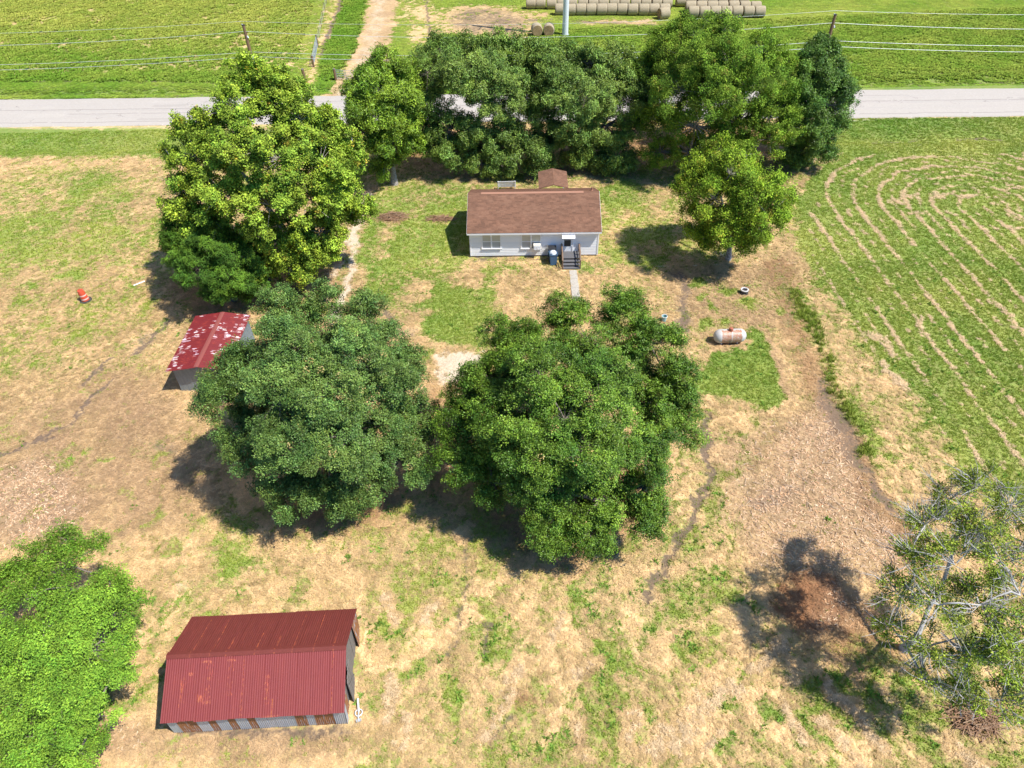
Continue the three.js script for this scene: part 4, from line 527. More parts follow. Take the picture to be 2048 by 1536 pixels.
// loose cover: grass blades, straw, chips
function bladeTuft(n, len, wid, lean, spread, s) {
  const keep = seed; seed = s; const m = new MB();
  for (let i = 0; i < n; i++) {
    const a = rnd() * 6.283, d = rnd() * spread, x = Math.cos(a) * d, z = Math.sin(a) * d, yaw = rnd() * 6.283, l = len * rr(0.55, 1.1), le = lean * rr(0.4, 1.2), w = (wid / 2) * rr(0.7, 1.2), ux = Math.cos(yaw), uz = Math.sin(yaw), wx = -uz * w, wz = ux * w;
    const mx = x + ux * l * 0.5 * Math.sin(le * 0.6), my = l * 0.55 * Math.cos(le * 0.5), mz = z + uz * l * 0.5 * Math.sin(le * 0.6), tx = x + ux * l * Math.sin(le), ty = Math.max(0.015, l * Math.cos(le)), tz = z + uz * l * Math.sin(le);
    const p0 = m.v(x - wx, -0.02, z - wz), p1 = m.v(x + wx, -0.02, z + wz), p2 = m.v(mx + wx, my, mz + wz), p3 = m.v(mx - wx, my, mz - wz), p4 = m.v(tx, ty, tz); m.quad(p0, p1, p2, p3); m.tri(p3, p2, p4);
    const q = rr(0.8, 1.2); for (let k = 0; k < 5; k++) m.c.push(q, q, q);
  }
  seed = keep; return m.geo();
}
function strawTuft(n, len, wid, s, hgt = 0.05) {
  const keep = seed; seed = s; const m = new MB();
  for (let i = 0; i < n; i++) {
    const x = rr(-0.1, 0.1), z = rr(-0.1, 0.1), y = rr(0, hgt), a = rnd() * 6.283, l = len * rr(0.4, 1), dx = Math.cos(a) * l * 0.5, dz = Math.sin(a) * l * 0.5, dy = rr(-0.25, 0.25) * l * 0.4, wx = -Math.sin(a) * wid * 0.5, wz = Math.cos(a) * wid * 0.5;
    const p0 = m.v(x - dx - wx, y - dy + 0.012, z - dz - wz), p1 = m.v(x - dx + wx, y - dy + 0.012, z - dz + wz), p2 = m.v(x + dx + wx, y + dy + 0.012, z + dz + wz), p3 = m.v(x + dx - wx, y + dy + 0.012, z + dz - wz); m.quad(p0, p1, p2, p3);
    const q = rr(0.7, 1.25); for (let k = 0; k < 4; k++) m.c.push(q, q, q);
  }
  seed = keep; return m.geo();
}
const MAT4 = new THREE.Matrix4(), QUAT = new THREE.Quaternion(), EUL = new THREE.Euler(), POS = V3(), SCL = V3();
class Scatter {
  constructor() { this.m = []; this.c = []; }
  add(x, y, z, yaw, sx, sy, r, g, b, rx = 0, rz = 0) { QUAT.setFromEuler(EUL.set(rx, yaw, rz)); MAT4.compose(POS.set(x, y, z), QUAT, SCL.set(sx, sy, sx)); this.m.push(...MAT4.elements); this.c.push(r, g, b); }
  build(name, geo, mat, parent = scene) {
    const n = this.m.length / 16, o = new THREE.InstancedMesh(geo, mat, n); o.instanceMatrix.array.set(this.m); o.instanceColor = new THREE.InstancedBufferAttribute(new Float32Array(this.c), 3);
    o.name = parent === scene ? numbered(name) : name; o.userData.kind = 'stuff'; o.castShadow = o.receiveShadow = true; parent.add(o); return o;
  }
}
const inView = (x, z) => Math.abs(x) < -z * 0.665 + 15.5;
const BLOCKS = [[-14.7, -7, -15.9, -11.2], [-3.1, 7.4, -54.7, -47.7], [-21.6, -17.9, -37.8, -32.7], [4.1, 5.8, -47.8, -45.7], [4.7, 5.4, -45.7, -39]];
const blocked = (x, z) => BLOCKS.some(([a, b, c, d]) => x > a && x < b && z > c && z < d) || (z < ROAD_NEAR(x) + 0.15 && z > ROAD_FAR(x) - 0.15);
{
  seed = 4242;
  const grassMat = new THREE.MeshPhysicalMaterial({ side: THREE.DoubleSide, vertexColors: true, roughness: 0.9, specularIntensity: 0.12 });
  const strawMat = std({ vertexColors: true, roughness: 0.95 });
  const lawn = new Scatter(), dry = new Scatter(), tall = new Scatter(), field = new Scatter(), chips = new Scatter(), hay = new Scatter();
  const zones = [[-9, -46, 230000, 1], [-46, -76, 130000, 1.45], [-84, -146, 130000, 2.4]];
  for (const [za, zb, n, k] of zones) for (let i = 0; i < n; i++) {
    let z, x, w; do { z = lerp(za, zb, rnd()); w = -z * 0.665 + 15.5; } while (rnd() > w / (-zb * 0.665 + 15.5)); x = rr(-w, w);
    if (blocked(x, z)) continue;
    const s = ground(x, z), y = groundY(x, z), q = rr(0.8, 1.25);
    if (rnd() < s.green * 1.05) {
      const h = (s.tall > 0.5 ? rr(0.9, 1.9) * (k > 2 ? 0.62 : 1) : rr(0.5, 1.0) * (k > 2 ? 0.3 : 1));
      (k > 2 ? field : s.tall > 0.5 ? tall : lawn).add(x, y, z, rnd() * 6.28, k * rr(0.8, 1.2), h * (k > 1 ? 1.15 : 1), (lerp(0.13, 0.4, s.yellow) * 0.72 + s.r * 0.3) * q, (lerp(0.25, 0.4, s.yellow) * 0.72 + s.g * 0.3) * q, (lerp(0.024, 0.08, s.yellow) * 0.72 + s.b * 0.2) * q);
    } else if (s.hay > 0.4) { if (k < 2.2) hay.add(x, y, z, rnd() * 6.28, k * rr(0.7, 1.2), rr(0.6, 1.5), 0.58 * q, 0.42 * q, 0.24 * q); }
    else if (s.chip > 0.3 && rnd() < s.chip && k === 1) { const o = rnd(), p = rr(0.7, 1.35); chips.add(x, y + rr(0, 0.03), z, rnd() * 6.28, rr(0.5, 1.7), rr(0.6, 1.6), lerp(0.6, 0.5, o) * p, lerp(0.44, 0.28, o) * p, lerp(0.29, 0.145, o) * p, rr(-0.4, 0.4), rr(-0.4, 0.4)); }
    else if (s.soil < 0.22 && s.white < 0.5 && k < 2 && rnd() < 0.62) { dry.add(x, y, z, rnd() * 6.28, k * rr(0.7, 1.3), rr(0.7, 2), (s.r + 0.05) * q, (s.g + 0.034) * q, (s.b + 0.018) * q); }
  }
  tag(lawn.build('grass', bladeTuft(9, 0.13, 0.02, 0.75, 0.09, 5), grassMat), 'short patchy green grass over the yard and mown pasture', 'grass');
  tag(tall.build('tall_grass', bladeTuft(10, 0.24, 0.022, 0.7, 0.1, 6), grassMat), 'taller green grass along the hedge strip beside the pasture', 'grass');
  tag(field.build('field_grass', bladeTuft(14, 0.26, 0.035, 0.8, 0.16, 7), grassMat), 'long yellowish green grass of the fields beyond the road', 'grass');
  tag(dry.build('dry_straw', strawTuft(8, 0.26, 0.011, 8), strawMat), 'pale dry cut straw lying loose over the bare yard', 'straw');
  tag(hay.build('raked_hay', strawTuft(12, 0.26, 0.012, 9, 0.06), strawMat), 'pale raked hay in curving rows across the green pasture', 'hay');
  const cg = box(0.13, 0.012, 0.03); cg.setAttribute('color', new THREE.Float32BufferAttribute(new Array(72).fill(1), 3));
  tag(chips.build('wood_chips', cg, strawMat), 'orange and cream wood chips strewn over cleared ground', 'wood chips');
  // broad-leaved weeds in the lower yard
  const weeds = new Scatter();
  for (let i = 0; i < 3000; i++) { const z = rr(-10, -44), w = -z * 0.665 + 15.5, x = rr(-w, w); if (blocked(x, z)) continue; const s = ground(x, z); if (rnd() > s.green * (z > -24 ? 0.9 : 0.25)) continue; for (let k = 0; k < 3; k++) { const q = rr(0.75, 1.3); weeds.add(x + rr(-0.25, 0.25), groundY(x, z), z + rr(-0.25, 0.25), rnd() * 6.28, rr(0.5, 1.2), rr(0.5, 1.2), 0.17 * q, 0.29 * q, 0.045 * q); } }
  tag(weeds.build('weeds', bladeTuft(12, 0.2, 0.05, 1.0, 0.06, 10), grassMat), 'broad-leaved green weeds sprouting through the straw', 'weeds');
}
// ------------------------------------------------------------------ shared materials
const M = {
  white: std({ color: lin(0.84, 0.85, 0.87), roughness: 0.6 }), trim: std({ color: lin(0.83, 0.83, 0.84), roughness: 0.5 }), glass: std({ color: lin(0.09, 0.1, 0.1), roughness: 0.12 }), blind: std({ color: lin(0.56, 0.53, 0.42), roughness: 0.8 }),
  blind2: std({ color: lin(0.4, 0.41, 0.4), roughness: 0.8 }), foundation: std({ color: lin(0.3, 0.24, 0.19), roughness: 0.95 }), black: std({ color: lin(0.025, 0.025, 0.027), roughness: 0.55 }), blue: std({ color: lin(0.05, 0.12, 0.22), roughness: 0.5 }),
  bag: std({ color: lin(0.62, 0.66, 0.72), roughness: 0.5 }), deck: std({ color: lin(0.115, 0.112, 0.118), roughness: 0.85 }), railwood: std({ color: lin(0.2, 0.13, 0.085), roughness: 0.85 }), galv: std({ color: lin(0.46, 0.5, 0.54), roughness: 0.5, metalness: 0.4 }),
  steel: std({ color: lin(0.72, 0.74, 0.76), roughness: 0.45, metalness: 0.1 }), wire: std({ color: lin(0.75, 0.77, 0.78), roughness: 0.4, metalness: 0.3 }), ceramic: std({ color: lin(0.7, 0.72, 0.75), roughness: 0.3 }), gate: std({ color: lin(0.42, 0.47, 0.5), roughness: 0.5, metalness: 0.4 }),
  rustpaint: std({ color: lin(0.36, 0.11, 0.06), roughness: 0.7 }), copper: std({ color: lin(0.33, 0.165, 0.105), roughness: 0.8 }), orange: std({ color: lin(0.72, 0.1, 0.03), roughness: 0.5 }), rubber: std({ color: lin(0.05, 0.045, 0.045), roughness: 0.9 }), pvc: std({ color: lin(0.75, 0.75, 0.73), roughness: 0.5 }),
};
const woodMap = dataTex(256, 256, (x, y, o) => { const s = ns(NC, x / 256 * 0.5, y / 256 * 0.04) * 0.6 + ns(NA, x / 256 * 0.25, y / 256 * 0.1) * 0.4, v = 0.55 + 0.75 * s; o[0] = 0.2 * v; o[1] = 0.175 * v; o[2] = 0.155 * v; });
M.plank = std({ map: woodMap, roughness: 0.95 });
const poleMap = dataTex(128, 256, (x, y, o) => { const s = ns(NC, x / 128 * 0.5, y / 256 * 0.05), v = 0.6 + 0.7 * s; o[0] = 0.2 * v; o[1] = 0.125 * v; o[2] = 0.065 * v; });
M.pole = std({ map: poleMap, roughness: 0.95 });
const barkMap = dataTex(256, 256, (x, y, o) => { const s = ns(NC, x / 256 * 0.5, y / 256 * 0.12) * 0.6 + ns(NA, x / 256, y / 256) * 0.4, v = 0.5 + 0.9 * s; o[0] = 0.22 * v; o[1] = 0.185 * v; o[2] = 0.15 * v; });
M.bark = std({ map: barkMap, bumpMap: barkMap, bumpScale: 0.03, roughness: 1 });
const mottled = (a, b, s) => dataTex(256, 256, (x, y, o) => { const t = sstep(0.4, 0.6, ns(NA, x / 256 * s, y / 256 * s)), v = 0.85 + 0.3 * NC[(y & 511) * NS + x]; for (let k = 0; k < 3; k++) o[k] = lerp(a[k], b[k], t) * v; });
M.paleBark = std({ map: mottled([0.5, 0.46, 0.4], [0.3, 0.25, 0.2], 1), roughness: 0.95 });
M.greyBark = std({ map: mottled([0.36, 0.33, 0.3], [0.2, 0.18, 0.165], 1), roughness: 0.95 });
M.paleGrey = std({ map: mottled([0.48, 0.46, 0.44], [0.33, 0.31, 0.3], 1), roughness: 0.95 });
M.concrete = std({ map: mottled([0.43, 0.39, 0.33], [0.36, 0.32, 0.27], 1), roughness: 0.95 });

// ------------------------------------------------------------------ the white house
{
  const h = thing('farmhouse', 'white sided farmhouse with a brown shingle gable roof among the trees', 'house', [2.12, 0, -51.25], -0.0235);
  const W2 = 5.12, ZF = 3.36, ZB = -3.36, EAVE = 2.4, RIDGE = 3.97, SL = (RIDGE - EAVE) / 3.7, under = (z) => RIDGE - Math.abs(z) * SL - 0.1;
  mesh('foundation', [box(2 * W2 - 0.1, 0.3, 2 * ZF - 0.1, 0, 0.02, 0)], M.foundation, h);
  // wall core: front, back, gables; the boards lie on it
  const top = under(ZF); const sh = new THREE.Shape([new THREE.Vector2(ZB + 0.03, 0.12), new THREE.Vector2(ZF - 0.03, 0.12), new THREE.Vector2(ZF - 0.03, under(ZF - 0.03) - 0.005), new THREE.Vector2(0, under(0) - 0.005), new THREE.Vector2(ZB + 0.03, under(ZF - 0.03) - 0.005)]);
  const core = new THREE.ExtrudeGeometry(sh, { depth: 2 * W2 - 0.06, bevelEnabled: false }); core.rotateY(-Math.PI / 2); core.translate(W2 - 0.03, 0, 0);
  mesh('wall', [core], M.white, h);
  const bh = 0.155, nb = Math.ceil((top - 0.12) / bh);
  const openings = [[-4.24, -2.6, 0.72, 2.16], [-1.09, 0.64, 0.68, 2.12], [2.29, 3.1, 0.1, 2.1]];
  const boards = [std({ color: lin(0.85, 0.86, 0.88), roughness: 0.55 }), std({ color: lin(0.82, 0.835, 0.86), roughness: 0.6 }), std({ color: lin(0.87, 0.87, 0.88), roughness: 0.55 })];
  for (let i = 0; i < nb; i++) {
    const y0 = 0.13 + i * bh, y1 = Math.min(top - 0.01, y0 + bh - 0.004); if (y1 - y0 < 0.02) break;
    const cuts = openings.filter((o) => y1 > o[2] && y0 < o[3]).map((o) => [o[0], o[1]]); let x = -W2; const segs = [];
    for (const [a, b] of cuts) { segs.push([x, a]); x = b; } segs.push([x, W2]);
    for (const [a, b] of segs) mesh('siding_board', [box(b - a, y1 - y0, 0.025, (a + b) / 2, (y0 + y1) / 2, ZF - 0.012, -0.075)], boards[i % 3], h);
  }
  for (const s of [-1, 1]) for (let i = 0; i < 24; i++) { const y0 = 0.13 + i * bh, y1 = y0 + bh - 0.004, z = Math.min(ZF - 0.02, (RIDGE - 0.12 - y1) / SL); if (z < 0.12) break; mesh('siding_board', [box(0.025, bh - 0.004, 2 * z, s * (W2 - 0.012), (y0 + y1) / 2, 0, 0, 0, s * 0.075)], boards[(i + 1) % 3], h); }
  for (const s of [-1, 1]) mesh('corner_board', [box(0.1, top - 0.14, 0.1, s * W2, 0.12 + (top - 0.14) / 2, ZF - 0.02)], M.trim, h);
  // roof
  const shingle = dataTex(1024, 512, (x, y, o) => {
    const u = (x / 1024) * 10.6, v = (y / 512) * 4.1, c = Math.floor(v / 0.14), cell = Math.floor(u / 0.3 + (c % 2) * 0.5 + (c * 0.37) % 1), hsh = Math.abs(Math.sin(cell * 127.1 + c * 311.7) * 43758.5) % 1, m = ns(NA, u / 9, v / 5), f = NC[(y & 511) * NS + (x & 511)];
    const k = (0.72 + 0.34 * hsh) * (0.8 + 0.4 * m) * (0.8 + 0.4 * f), pale = sstep(0.55, 0.8, ns(NB, u / 6 + 0.2, v / 3)) * 0.3; o[0] = lerp(0.19 * k, 0.25, pale); o[1] = lerp(0.094 * k, 0.135, pale); o[2] = lerp(0.057 * k, 0.086, pale);
  });
  const shMat = std({ map: shingle, roughness: 0.95 }), RX = 5.32, len = Math.hypot(3.7, RIDGE - EAVE), nC = 26, tilt = Math.atan(SL);
  for (const s of [1, -1]) {
    const roof = mesh('roof_slope', [box(2 * RX - 0.04, 0.07, len - 0.02, 0, 0, 0).translate(0, -0.052, len / 2)], M.foundation, h); roof.position.set(0, RIDGE, 0); roof.rotation.order = 'YXZ'; roof.rotation.y = s > 0 ? 0 : Math.PI; roof.rotation.x = tilt;
    for (let i = 0; i < nC; i++) {
      const d = len / nC, g = box(2 * RX, 0.012, d + 0.05, 0, 0, 0, 0.05); const p = g.attributes.position, uv = g.attributes.uv; for (let k = 0; k < p.count; k++) uv.setXY(k, (p.getX(k) + RX) / (2 * RX), (i * d + p.getZ(k)) / len * 0.98 + (s > 0 ? 0 : 0.37));
      g.translate(0, 0.004, (i + 0.5) * d); mesh('shingle_course', [g], shMat, roof);
    }
  }
  for (const s of [1, -1]) mesh('rake_board', [beam(V3(s * RX, RIDGE - 0.07, 0), V3(s * RX, EAVE - 0.07, 3.7), 0.03, 0.12), beam(V3(s * RX, RIDGE - 0.07, -0.01), V3(s * RX, EAVE - 0.07, -3.7), 0.03, 0.12)], M.trim, h);
  mesh('fascia', [box(2 * RX, 0.14, 0.03, 0, EAVE - 0.11, 3.7)], M.trim, h); mesh('fascia', [box(2 * RX, 0.14, 0.03, 0, EAVE - 0.11, -3.7)], M.trim, h);
  mesh('soffit', [box(2 * RX - 0.1, 0.02, 0.36, 0, EAVE - 0.14, 3.5)], M.trim, h);
  const cap = mesh('ridge_cap', [box(8.3, 0.02, 0.2, -0.1, RIDGE + 0.015 - 0.07 * SL, 0.1, tilt), box(8.3, 0.02, 0.14, -0.1, RIDGE + 0.012 - 0.07 * SL, -0.07, -tilt)], M.copper, h);
  mesh('ridge_shingles', [box(2 * RX, 0.014, 0.15, 0, RIDGE + 0.006 - 0.06 * SL, 0.06, tilt), box(2 * RX, 0.014, 0.15, 0, RIDGE + 0.006 - 0.06 * SL, -0.06, -tilt)], shMat, h);
  mesh('vent_pipe', [new THREE.CylinderGeometry(0.06, 0.06, 0.3, 12).translate(4.75, RIDGE + 0.02, -0.35), new THREE.CylinderGeometry(0.1, 0.12, 0.06, 12).translate(4.75, RIDGE - 0.09, -0.35)], M.copper, h);
  // windows
  const win = (x0, x1, y0, y1, ac) => {
    const w = mesh('window', [box(x1 - x0, 0.1, 0.07, (x0 + x1) / 2, y1 + 0.05, ZF + 0.015), box(x1 - x0 + 0.1, 0.07, 0.12, (x0 + x1) / 2, y0 - 0.03, ZF + 0.03), ...[x0, (x0 + x1) / 2, x1].map((x) => box(0.12, y1 - y0, 0.07, x, (y0 + y1) / 2, ZF + 0.015))], M.trim, h);
    for (const k of [0, 1]) {
      const a = k ? (x0 + x1) / 2 + 0.06 : x0 + 0.06, b = k ? x1 - 0.06 : (x0 + x1) / 2 - 0.06, mid = lerp(y0, y1, 0.5);
      mesh('pane', [box(b - a, y1 - mid - 0.03, 0.012, (a + b) / 2, (mid + y1) / 2 + 0.015, ZF - 0.005)], M.blind, w);
      mesh('pane', [box(b - a, mid - y0 - 0.03, 0.012, (a + b) / 2, (mid + y0) / 2 - 0.015, ZF - 0.012)], M.blind2, w);
      mesh('meeting_rail', [box(b - a, 0.05, 0.03, (a + b) / 2, mid, ZF + 0.002)], M.trim, w);
    }
  };
  win(-4.17, -2.66, 0.83, 2.02); win(-1.02, 0.56, 0.8, 1.99);
  // door and awning
  const door = mesh('door', [box(0.74, 1.82, 0.05, 2.7, 1.16, ZF + 0.01)], M.white, h);
  mesh('door_frame', [box(0.09, 1.95, 0.09, 2.3, 1.2, ZF + 0.02), box(0.09, 1.95, 0.09, 3.1, 1.2, ZF + 0.02), box(0.9, 0.08, 0.09, 2.7, 2.15, ZF + 0.022)], M.trim, door);
  mesh('door_glass', [box(0.54, 0.8, 0.02, 2.68, 1.34, ZF + 0.035)], M.black, door); mesh('glass_bar', [box(0.54, 0.05, 0.03, 2.68, 1.55, ZF + 0.042)], M.trim, door);
  mesh('door_handle', [new THREE.SphereGeometry(0.035, 10, 8).translate(3.0, 0.98, ZF + 0.07)], M.steel, door);
  mesh('awning', [box(1.02, 0.03, 0.66, 2.72, 2.12, ZF + 0.32, 0.5), box(0.025, 0.22, 0.5, 2.24, 2.05, ZF + 0.24, 0.5), box(0.025, 0.22, 0.5, 3.2, 2.05, ZF + 0.24, 0.5)], M.trim, h);
  mesh('wall_lamp', [box(0.1, 0.12, 0.12, 4.9, 2.2, ZF + 0.05), new THREE.SphereGeometry(0.07, 10, 8).translate(4.9, 2.12, ZF + 0.13)], M.trim, h);
  mesh('meter_box', [box(0.14, 0.4, 0.3, W2 + 0.08, 1.55, -0.2)], M.galv, h); mesh('conduit', [bar(V3(W2 + 0.06, 1.7, -0.2), V3(W2 + 0.06, 2.9, -0.2), 0.03)], M.galv, h);
  // rear porch roof
  const porch = mesh('porch_roof', [box(1.35, 0.05, 3.2, -0.62, -0.17, 0, 0, 0, 0.24), box(1.35, 0.05, 3.2, 0.62, -0.17, 0, 0, 0, -0.24)], shMat, h); porch.position.set(1.8, 2.82, -5.1);
  { const uv = porch.geometry.attributes.uv; for (let k = 0; k < uv.count; k++) uv.setXY(k, uv.getX(k) * 0.3, uv.getY(k)); }
  for (const x of [0.75, 2.85]) mesh('porch_post', [box(0.1, 2.4, 0.1, x, 1.2, -6.5)], M.trim, h);
  mesh('porch_floor', [box(2.3, 0.25, 3.2, 1.8, 0.125, -5.0)], M.foundation, h);

  // window air conditioner
  const ac = thing('air_conditioner', 'white window air conditioner sticking out below the right blind of the house front', 'air conditioner', [2.28, 0, -47.86], -0.0235);
  mesh('case', [box(0.58, 0.44, 0.48, 0, 1.07, 0.19)], std({ color: lin(0.66, 0.64, 0.58), roughness: 0.5 }), ac); mesh('grille', [box(0.5, 0.34, 0.02, 0, 1.06, 0.435)], M.galv, ac);
  for (let k = 0; k < 6; k++) mesh('louvre', [box(0.5, 0.012, 0.03, 0, 0.92 + k * 0.055, 0.447, 0.4)], M.trim, ac);
}
// porch steps
{
  const s = thing('entry_steps', 'grey wooden landing with steps and railings at the house door', 'steps', [4.95, 0, -46.95], -0.0235);
  for (let k = 0; k < 7; k++) mesh('deck_board', [box(1.36, 0.03, 0.142, 0, 0.46, -0.78 + k * 0.15)], M.deck, s);
  for (let k = 0; k < 3; k++) { mesh('tread', [box(1.36, 0.035, 0.29, 0, 0.36 - k * 0.13, 0.4 + k * 0.3)], M.deck, s); mesh('riser', [box(1.3, 0.1, 0.02, 0, 0.4 - k * 0.13, 0.255 + k * 0.3)], M.black, s); }
  for (const x of [-0.64, 0.64]) {
    mesh('stringer', [beam(V3(x, 0.3, -0.85), V3(x, 0.3, 0.27), 0.04, 0.2), beam(V3(x, 0.3, 0.25), V3(x, 0.06, 1.1), 0.04, 0.12)], M.railwood, s);
    for (const [z, y] of [[-0.8, 1.15], [-0.25, 1.12], [0.28, 1.08], [1.05, 0.78]]) mesh('rail_post', [box(0.08, y, 0.08, x * 1.09, y / 2, z)], M.railwood, s);
    mesh('handrail', [beam(V3(x * 1.09, 1.17, -0.84), V3(x * 1.09, 1.1, 0.32), 0.1, 0.04), beam(V3(x * 1.09, 1.1, 0.3), V3(x * 1.09, 0.8, 1.1), 0.1, 0.04)], M.railwood, s);
    mesh('lower_rail', [beam(V3(x * 1.09, 0.78, -0.8), V3(x * 1.09, 0.75, 0.28), 0.04, 0.08), beam(V3(x * 1.09, 0.75, 0.28), V3(x * 1.09, 0.45, 1.05), 0.04, 0.08)], M.railwood, s);
  }
}
// wheeled bins
function wheelieBin(label, mat, [x, y, z], turn, open) {
  const b = thing('wheeled_bin', label, 'bin', [x, y, z], turn, 'bins beside the house steps');
  const g = new THREE.CylinderGeometry(0.42, 0.34, 0.95, 4, 1, true, Math.PI / 4); g.scale(0.98, 1, 1.12); g.translate(0, 0.53, 0); mesh('body', [g.toNonIndexed(), box(0.5, 0.02, 0.56, 0, 0.08, 0)].map((q) => { q.computeVertexNormals(); return q; }), mat, b);
  mesh('rim', [box(0.64, 0.05, 0.04, 0, 1.0, 0.34), box(0.64, 0.05, 0.04, 0, 1.0, -0.34), box(0.04, 0.05, 0.68, 0.31, 1.0, 0), box(0.04, 0.05, 0.68, -0.31, 1.0, 0)], mat, b);
  const lid = mesh('lid', [box(0.66, 0.05, 0.7, 0, 0.02, 0.36)], mat, b); lid.position.set(0, 1.03, -0.36); lid.rotation.x = open ? -4.4 : 0;
  mesh('handle', [bar(V3(-0.25, 1.0, -0.42), V3(0.25, 1.0, -0.42), 0.018)], mat, b);
  for (const s of [-1, 1]) mesh('wheel', [new THREE.CylinderGeometry(0.11, 0.11, 0.06, 16).rotateZ(Math.PI / 2).translate(s * 0.27, 0.11, -0.32)], M.rubber, b);
  if (open) { const g2 = new THREE.IcosahedronGeometry(0.27, 3), p = g2.attributes.position; for (let i = 0; i < p.count; i++) { const k = 0.82 + 0.4 * ns(NA, p.getX(i) * 0.9 + 0.3, p.getY(i) * 0.9 + p.getZ(i) * 0.7); p.setXYZ(i, p.getX(i) * k, p.getY(i) * k * 0.75, p.getZ(i) * k); } g2.computeVertexNormals(); g2.translate(-0.02, 1.02, 0); return g2; }
}
wheelieBin('black wheeled bin with a closed lid against the house wall', M.black, [3.48, 0, -47.42], -0.05, false);
{ const g2 = wheelieBin('dark blue wheeled bin standing open in front of the black bin', M.blue, [3.52, 0, -46.72], 0.1, true); const o = mesh('rubbish_bag', [g2], M.bag); o.position.set(3.52, 0, -46.72); tag(o, 'pale rubbish bag filling the open blue bin', 'bag'); }
// concrete path
{
  const p = new THREE.Group(); p.name = 'path'; p.userData.kind = 'structure'; p.position.set(5.02, 0, -42.6); scene.add(p);
  for (let k = 0; k < 5; k++) mesh('slab', [box(0.6, 0.08, 1.18, -0.02 * k, 0.01 + 0.004 * (k % 3), 2.3 - k * -1.2 - 4.8, 0, (k % 2) * 0.012)], M.concrete, p);
}
// ------------------------------------------------------------------ corrugated iron
function corrugated(w, len, pitch, amp, u0, u1, v0 = 0, v1 = 1) {
  const n = Math.max(2, Math.round((w / pitch) * 4)), m = new MB(); let prev;
  for (let i = 0; i <= n; i++) { const x = (w * i) / n, y = Math.cos((x / pitch) * Math.PI * 2) * amp, u = lerp(u0, u1, i / n), r = [m.v(x, y, 0, u, v0), m.v(x, y, len / 2, u, (v0 + v1) / 2), m.v(x, y, len, u, v1)]; if (prev) { m.quad(prev[0], prev[1], r[1], r[0]); m.quad(prev[1], prev[2], r[2], r[1]); } prev = r; }
  return m.geo();
}
const rustRoof = (s, streaks, patches, base) => canvasTex(1024, 512, (c, w, h) => {
  const keep = seed; seed = s; c.fillStyle = base; c.fillRect(0, 0, w, h);
  for (let i = 0; i < 2600; i++) { const q = rnd(); c.fillStyle = q < 0.5 ? `rgba(104,36,34,${0.1 * rnd()})` : `rgba(140,62,52,${0.12 * rnd()})`; c.fillRect(rnd() * w, rnd() * h, 2 + rnd() * 10, 20 + rnd() * 160); }
  for (let i = 0; i < 5000; i++) { c.fillStyle = `rgba(${150 + 50 * rnd() | 0},${70 + 40 * rnd() | 0},50,${0.16 * rnd()})`; c.fillRect(rnd() * w, rnd() * h, 1 + rnd() * 2, 1 + rnd() * 4); }
  for (const [x, y0, y1, wd] of streaks) for (let k = 0; k < 70; k++) { const t = rnd(); c.fillStyle = `rgba(${165 + 35 * rnd() | 0},${78 + 40 * rnd() | 0},${42 + 30 * rnd() | 0},${0.16 + 0.4 * rnd()})`; c.fillRect(w * x + (rnd() + rnd() - 1) * wd, h * lerp(y0, y1, t), 1 + rnd() * 2.5, 3 + rnd() * 22); }
  for (const [x, y, rx, ry] of patches) for (let k = 0; k < 60; k++) { const a = rnd() * 6.28, d = Math.sqrt(rnd()); c.fillStyle = `rgba(${180 + 40 * rnd() | 0},${94 + 50 * rnd() | 0},${58 + 30 * rnd() | 0},${0.12 + 0.3 * rnd()})`; c.fillRect(w * x + Math.cos(a) * d * rx, h * y + Math.sin(a) * d * ry, 1 + rnd() * 3, 2 + rnd() * 9); }
  seed = keep;
});
const wallTin = (rusty) => dataTex(256, 256, (x, y, o) => { const s = ns(NA, x / 256 * 0.6, y / 256 * 0.25), f = ns(NC, x / 256, y / 256 * 0.3), t = rusty ? sstep(0.15, 0.5, s) : sstep(0.62, 0.85, s) * 0.7, v = 0.7 + 0.6 * f; o[0] = lerp(0.44, 0.3, t) * v; o[1] = lerp(0.48, 0.125, t) * v; o[2] = lerp(0.53, 0.045, t) * v; });
M.tinGrey = std({ map: wallTin(false), roughness: 0.5, metalness: 0.35 }); M.tinRust = std({ map: wallTin(true), roughness: 0.85 });
function wallSheet(a, b, ta, tb, pitch, mat, parent, name = 'wall_sheet') {  // corrugated sheet between two base points and two top points
  const w = a.distanceTo(b), n = Math.max(2, Math.round((w / pitch) * 4)), m = new MB(), out = V3().crossVectors(V3().subVectors(b, a), V3(0, 1, 0)).normalize(); let prev;
  for (let i = 0; i <= n; i++) { const t = i / n, k = Math.cos(((t * w) / pitch) * 6.283) * 0.014, p = a.clone().lerp(b, t).addScaledVector(out, k), q = ta.clone().lerp(tb, t).addScaledVector(out, k), r = [m.v(p.x, p.y, p.z, t, 0), m.v(q.x, q.y, q.z, t, 1)]; if (prev) m.quad(prev[0], r[0], r[1], prev[1]); prev = r; }
  return mesh(name, m.geo(), mat, parent);
}
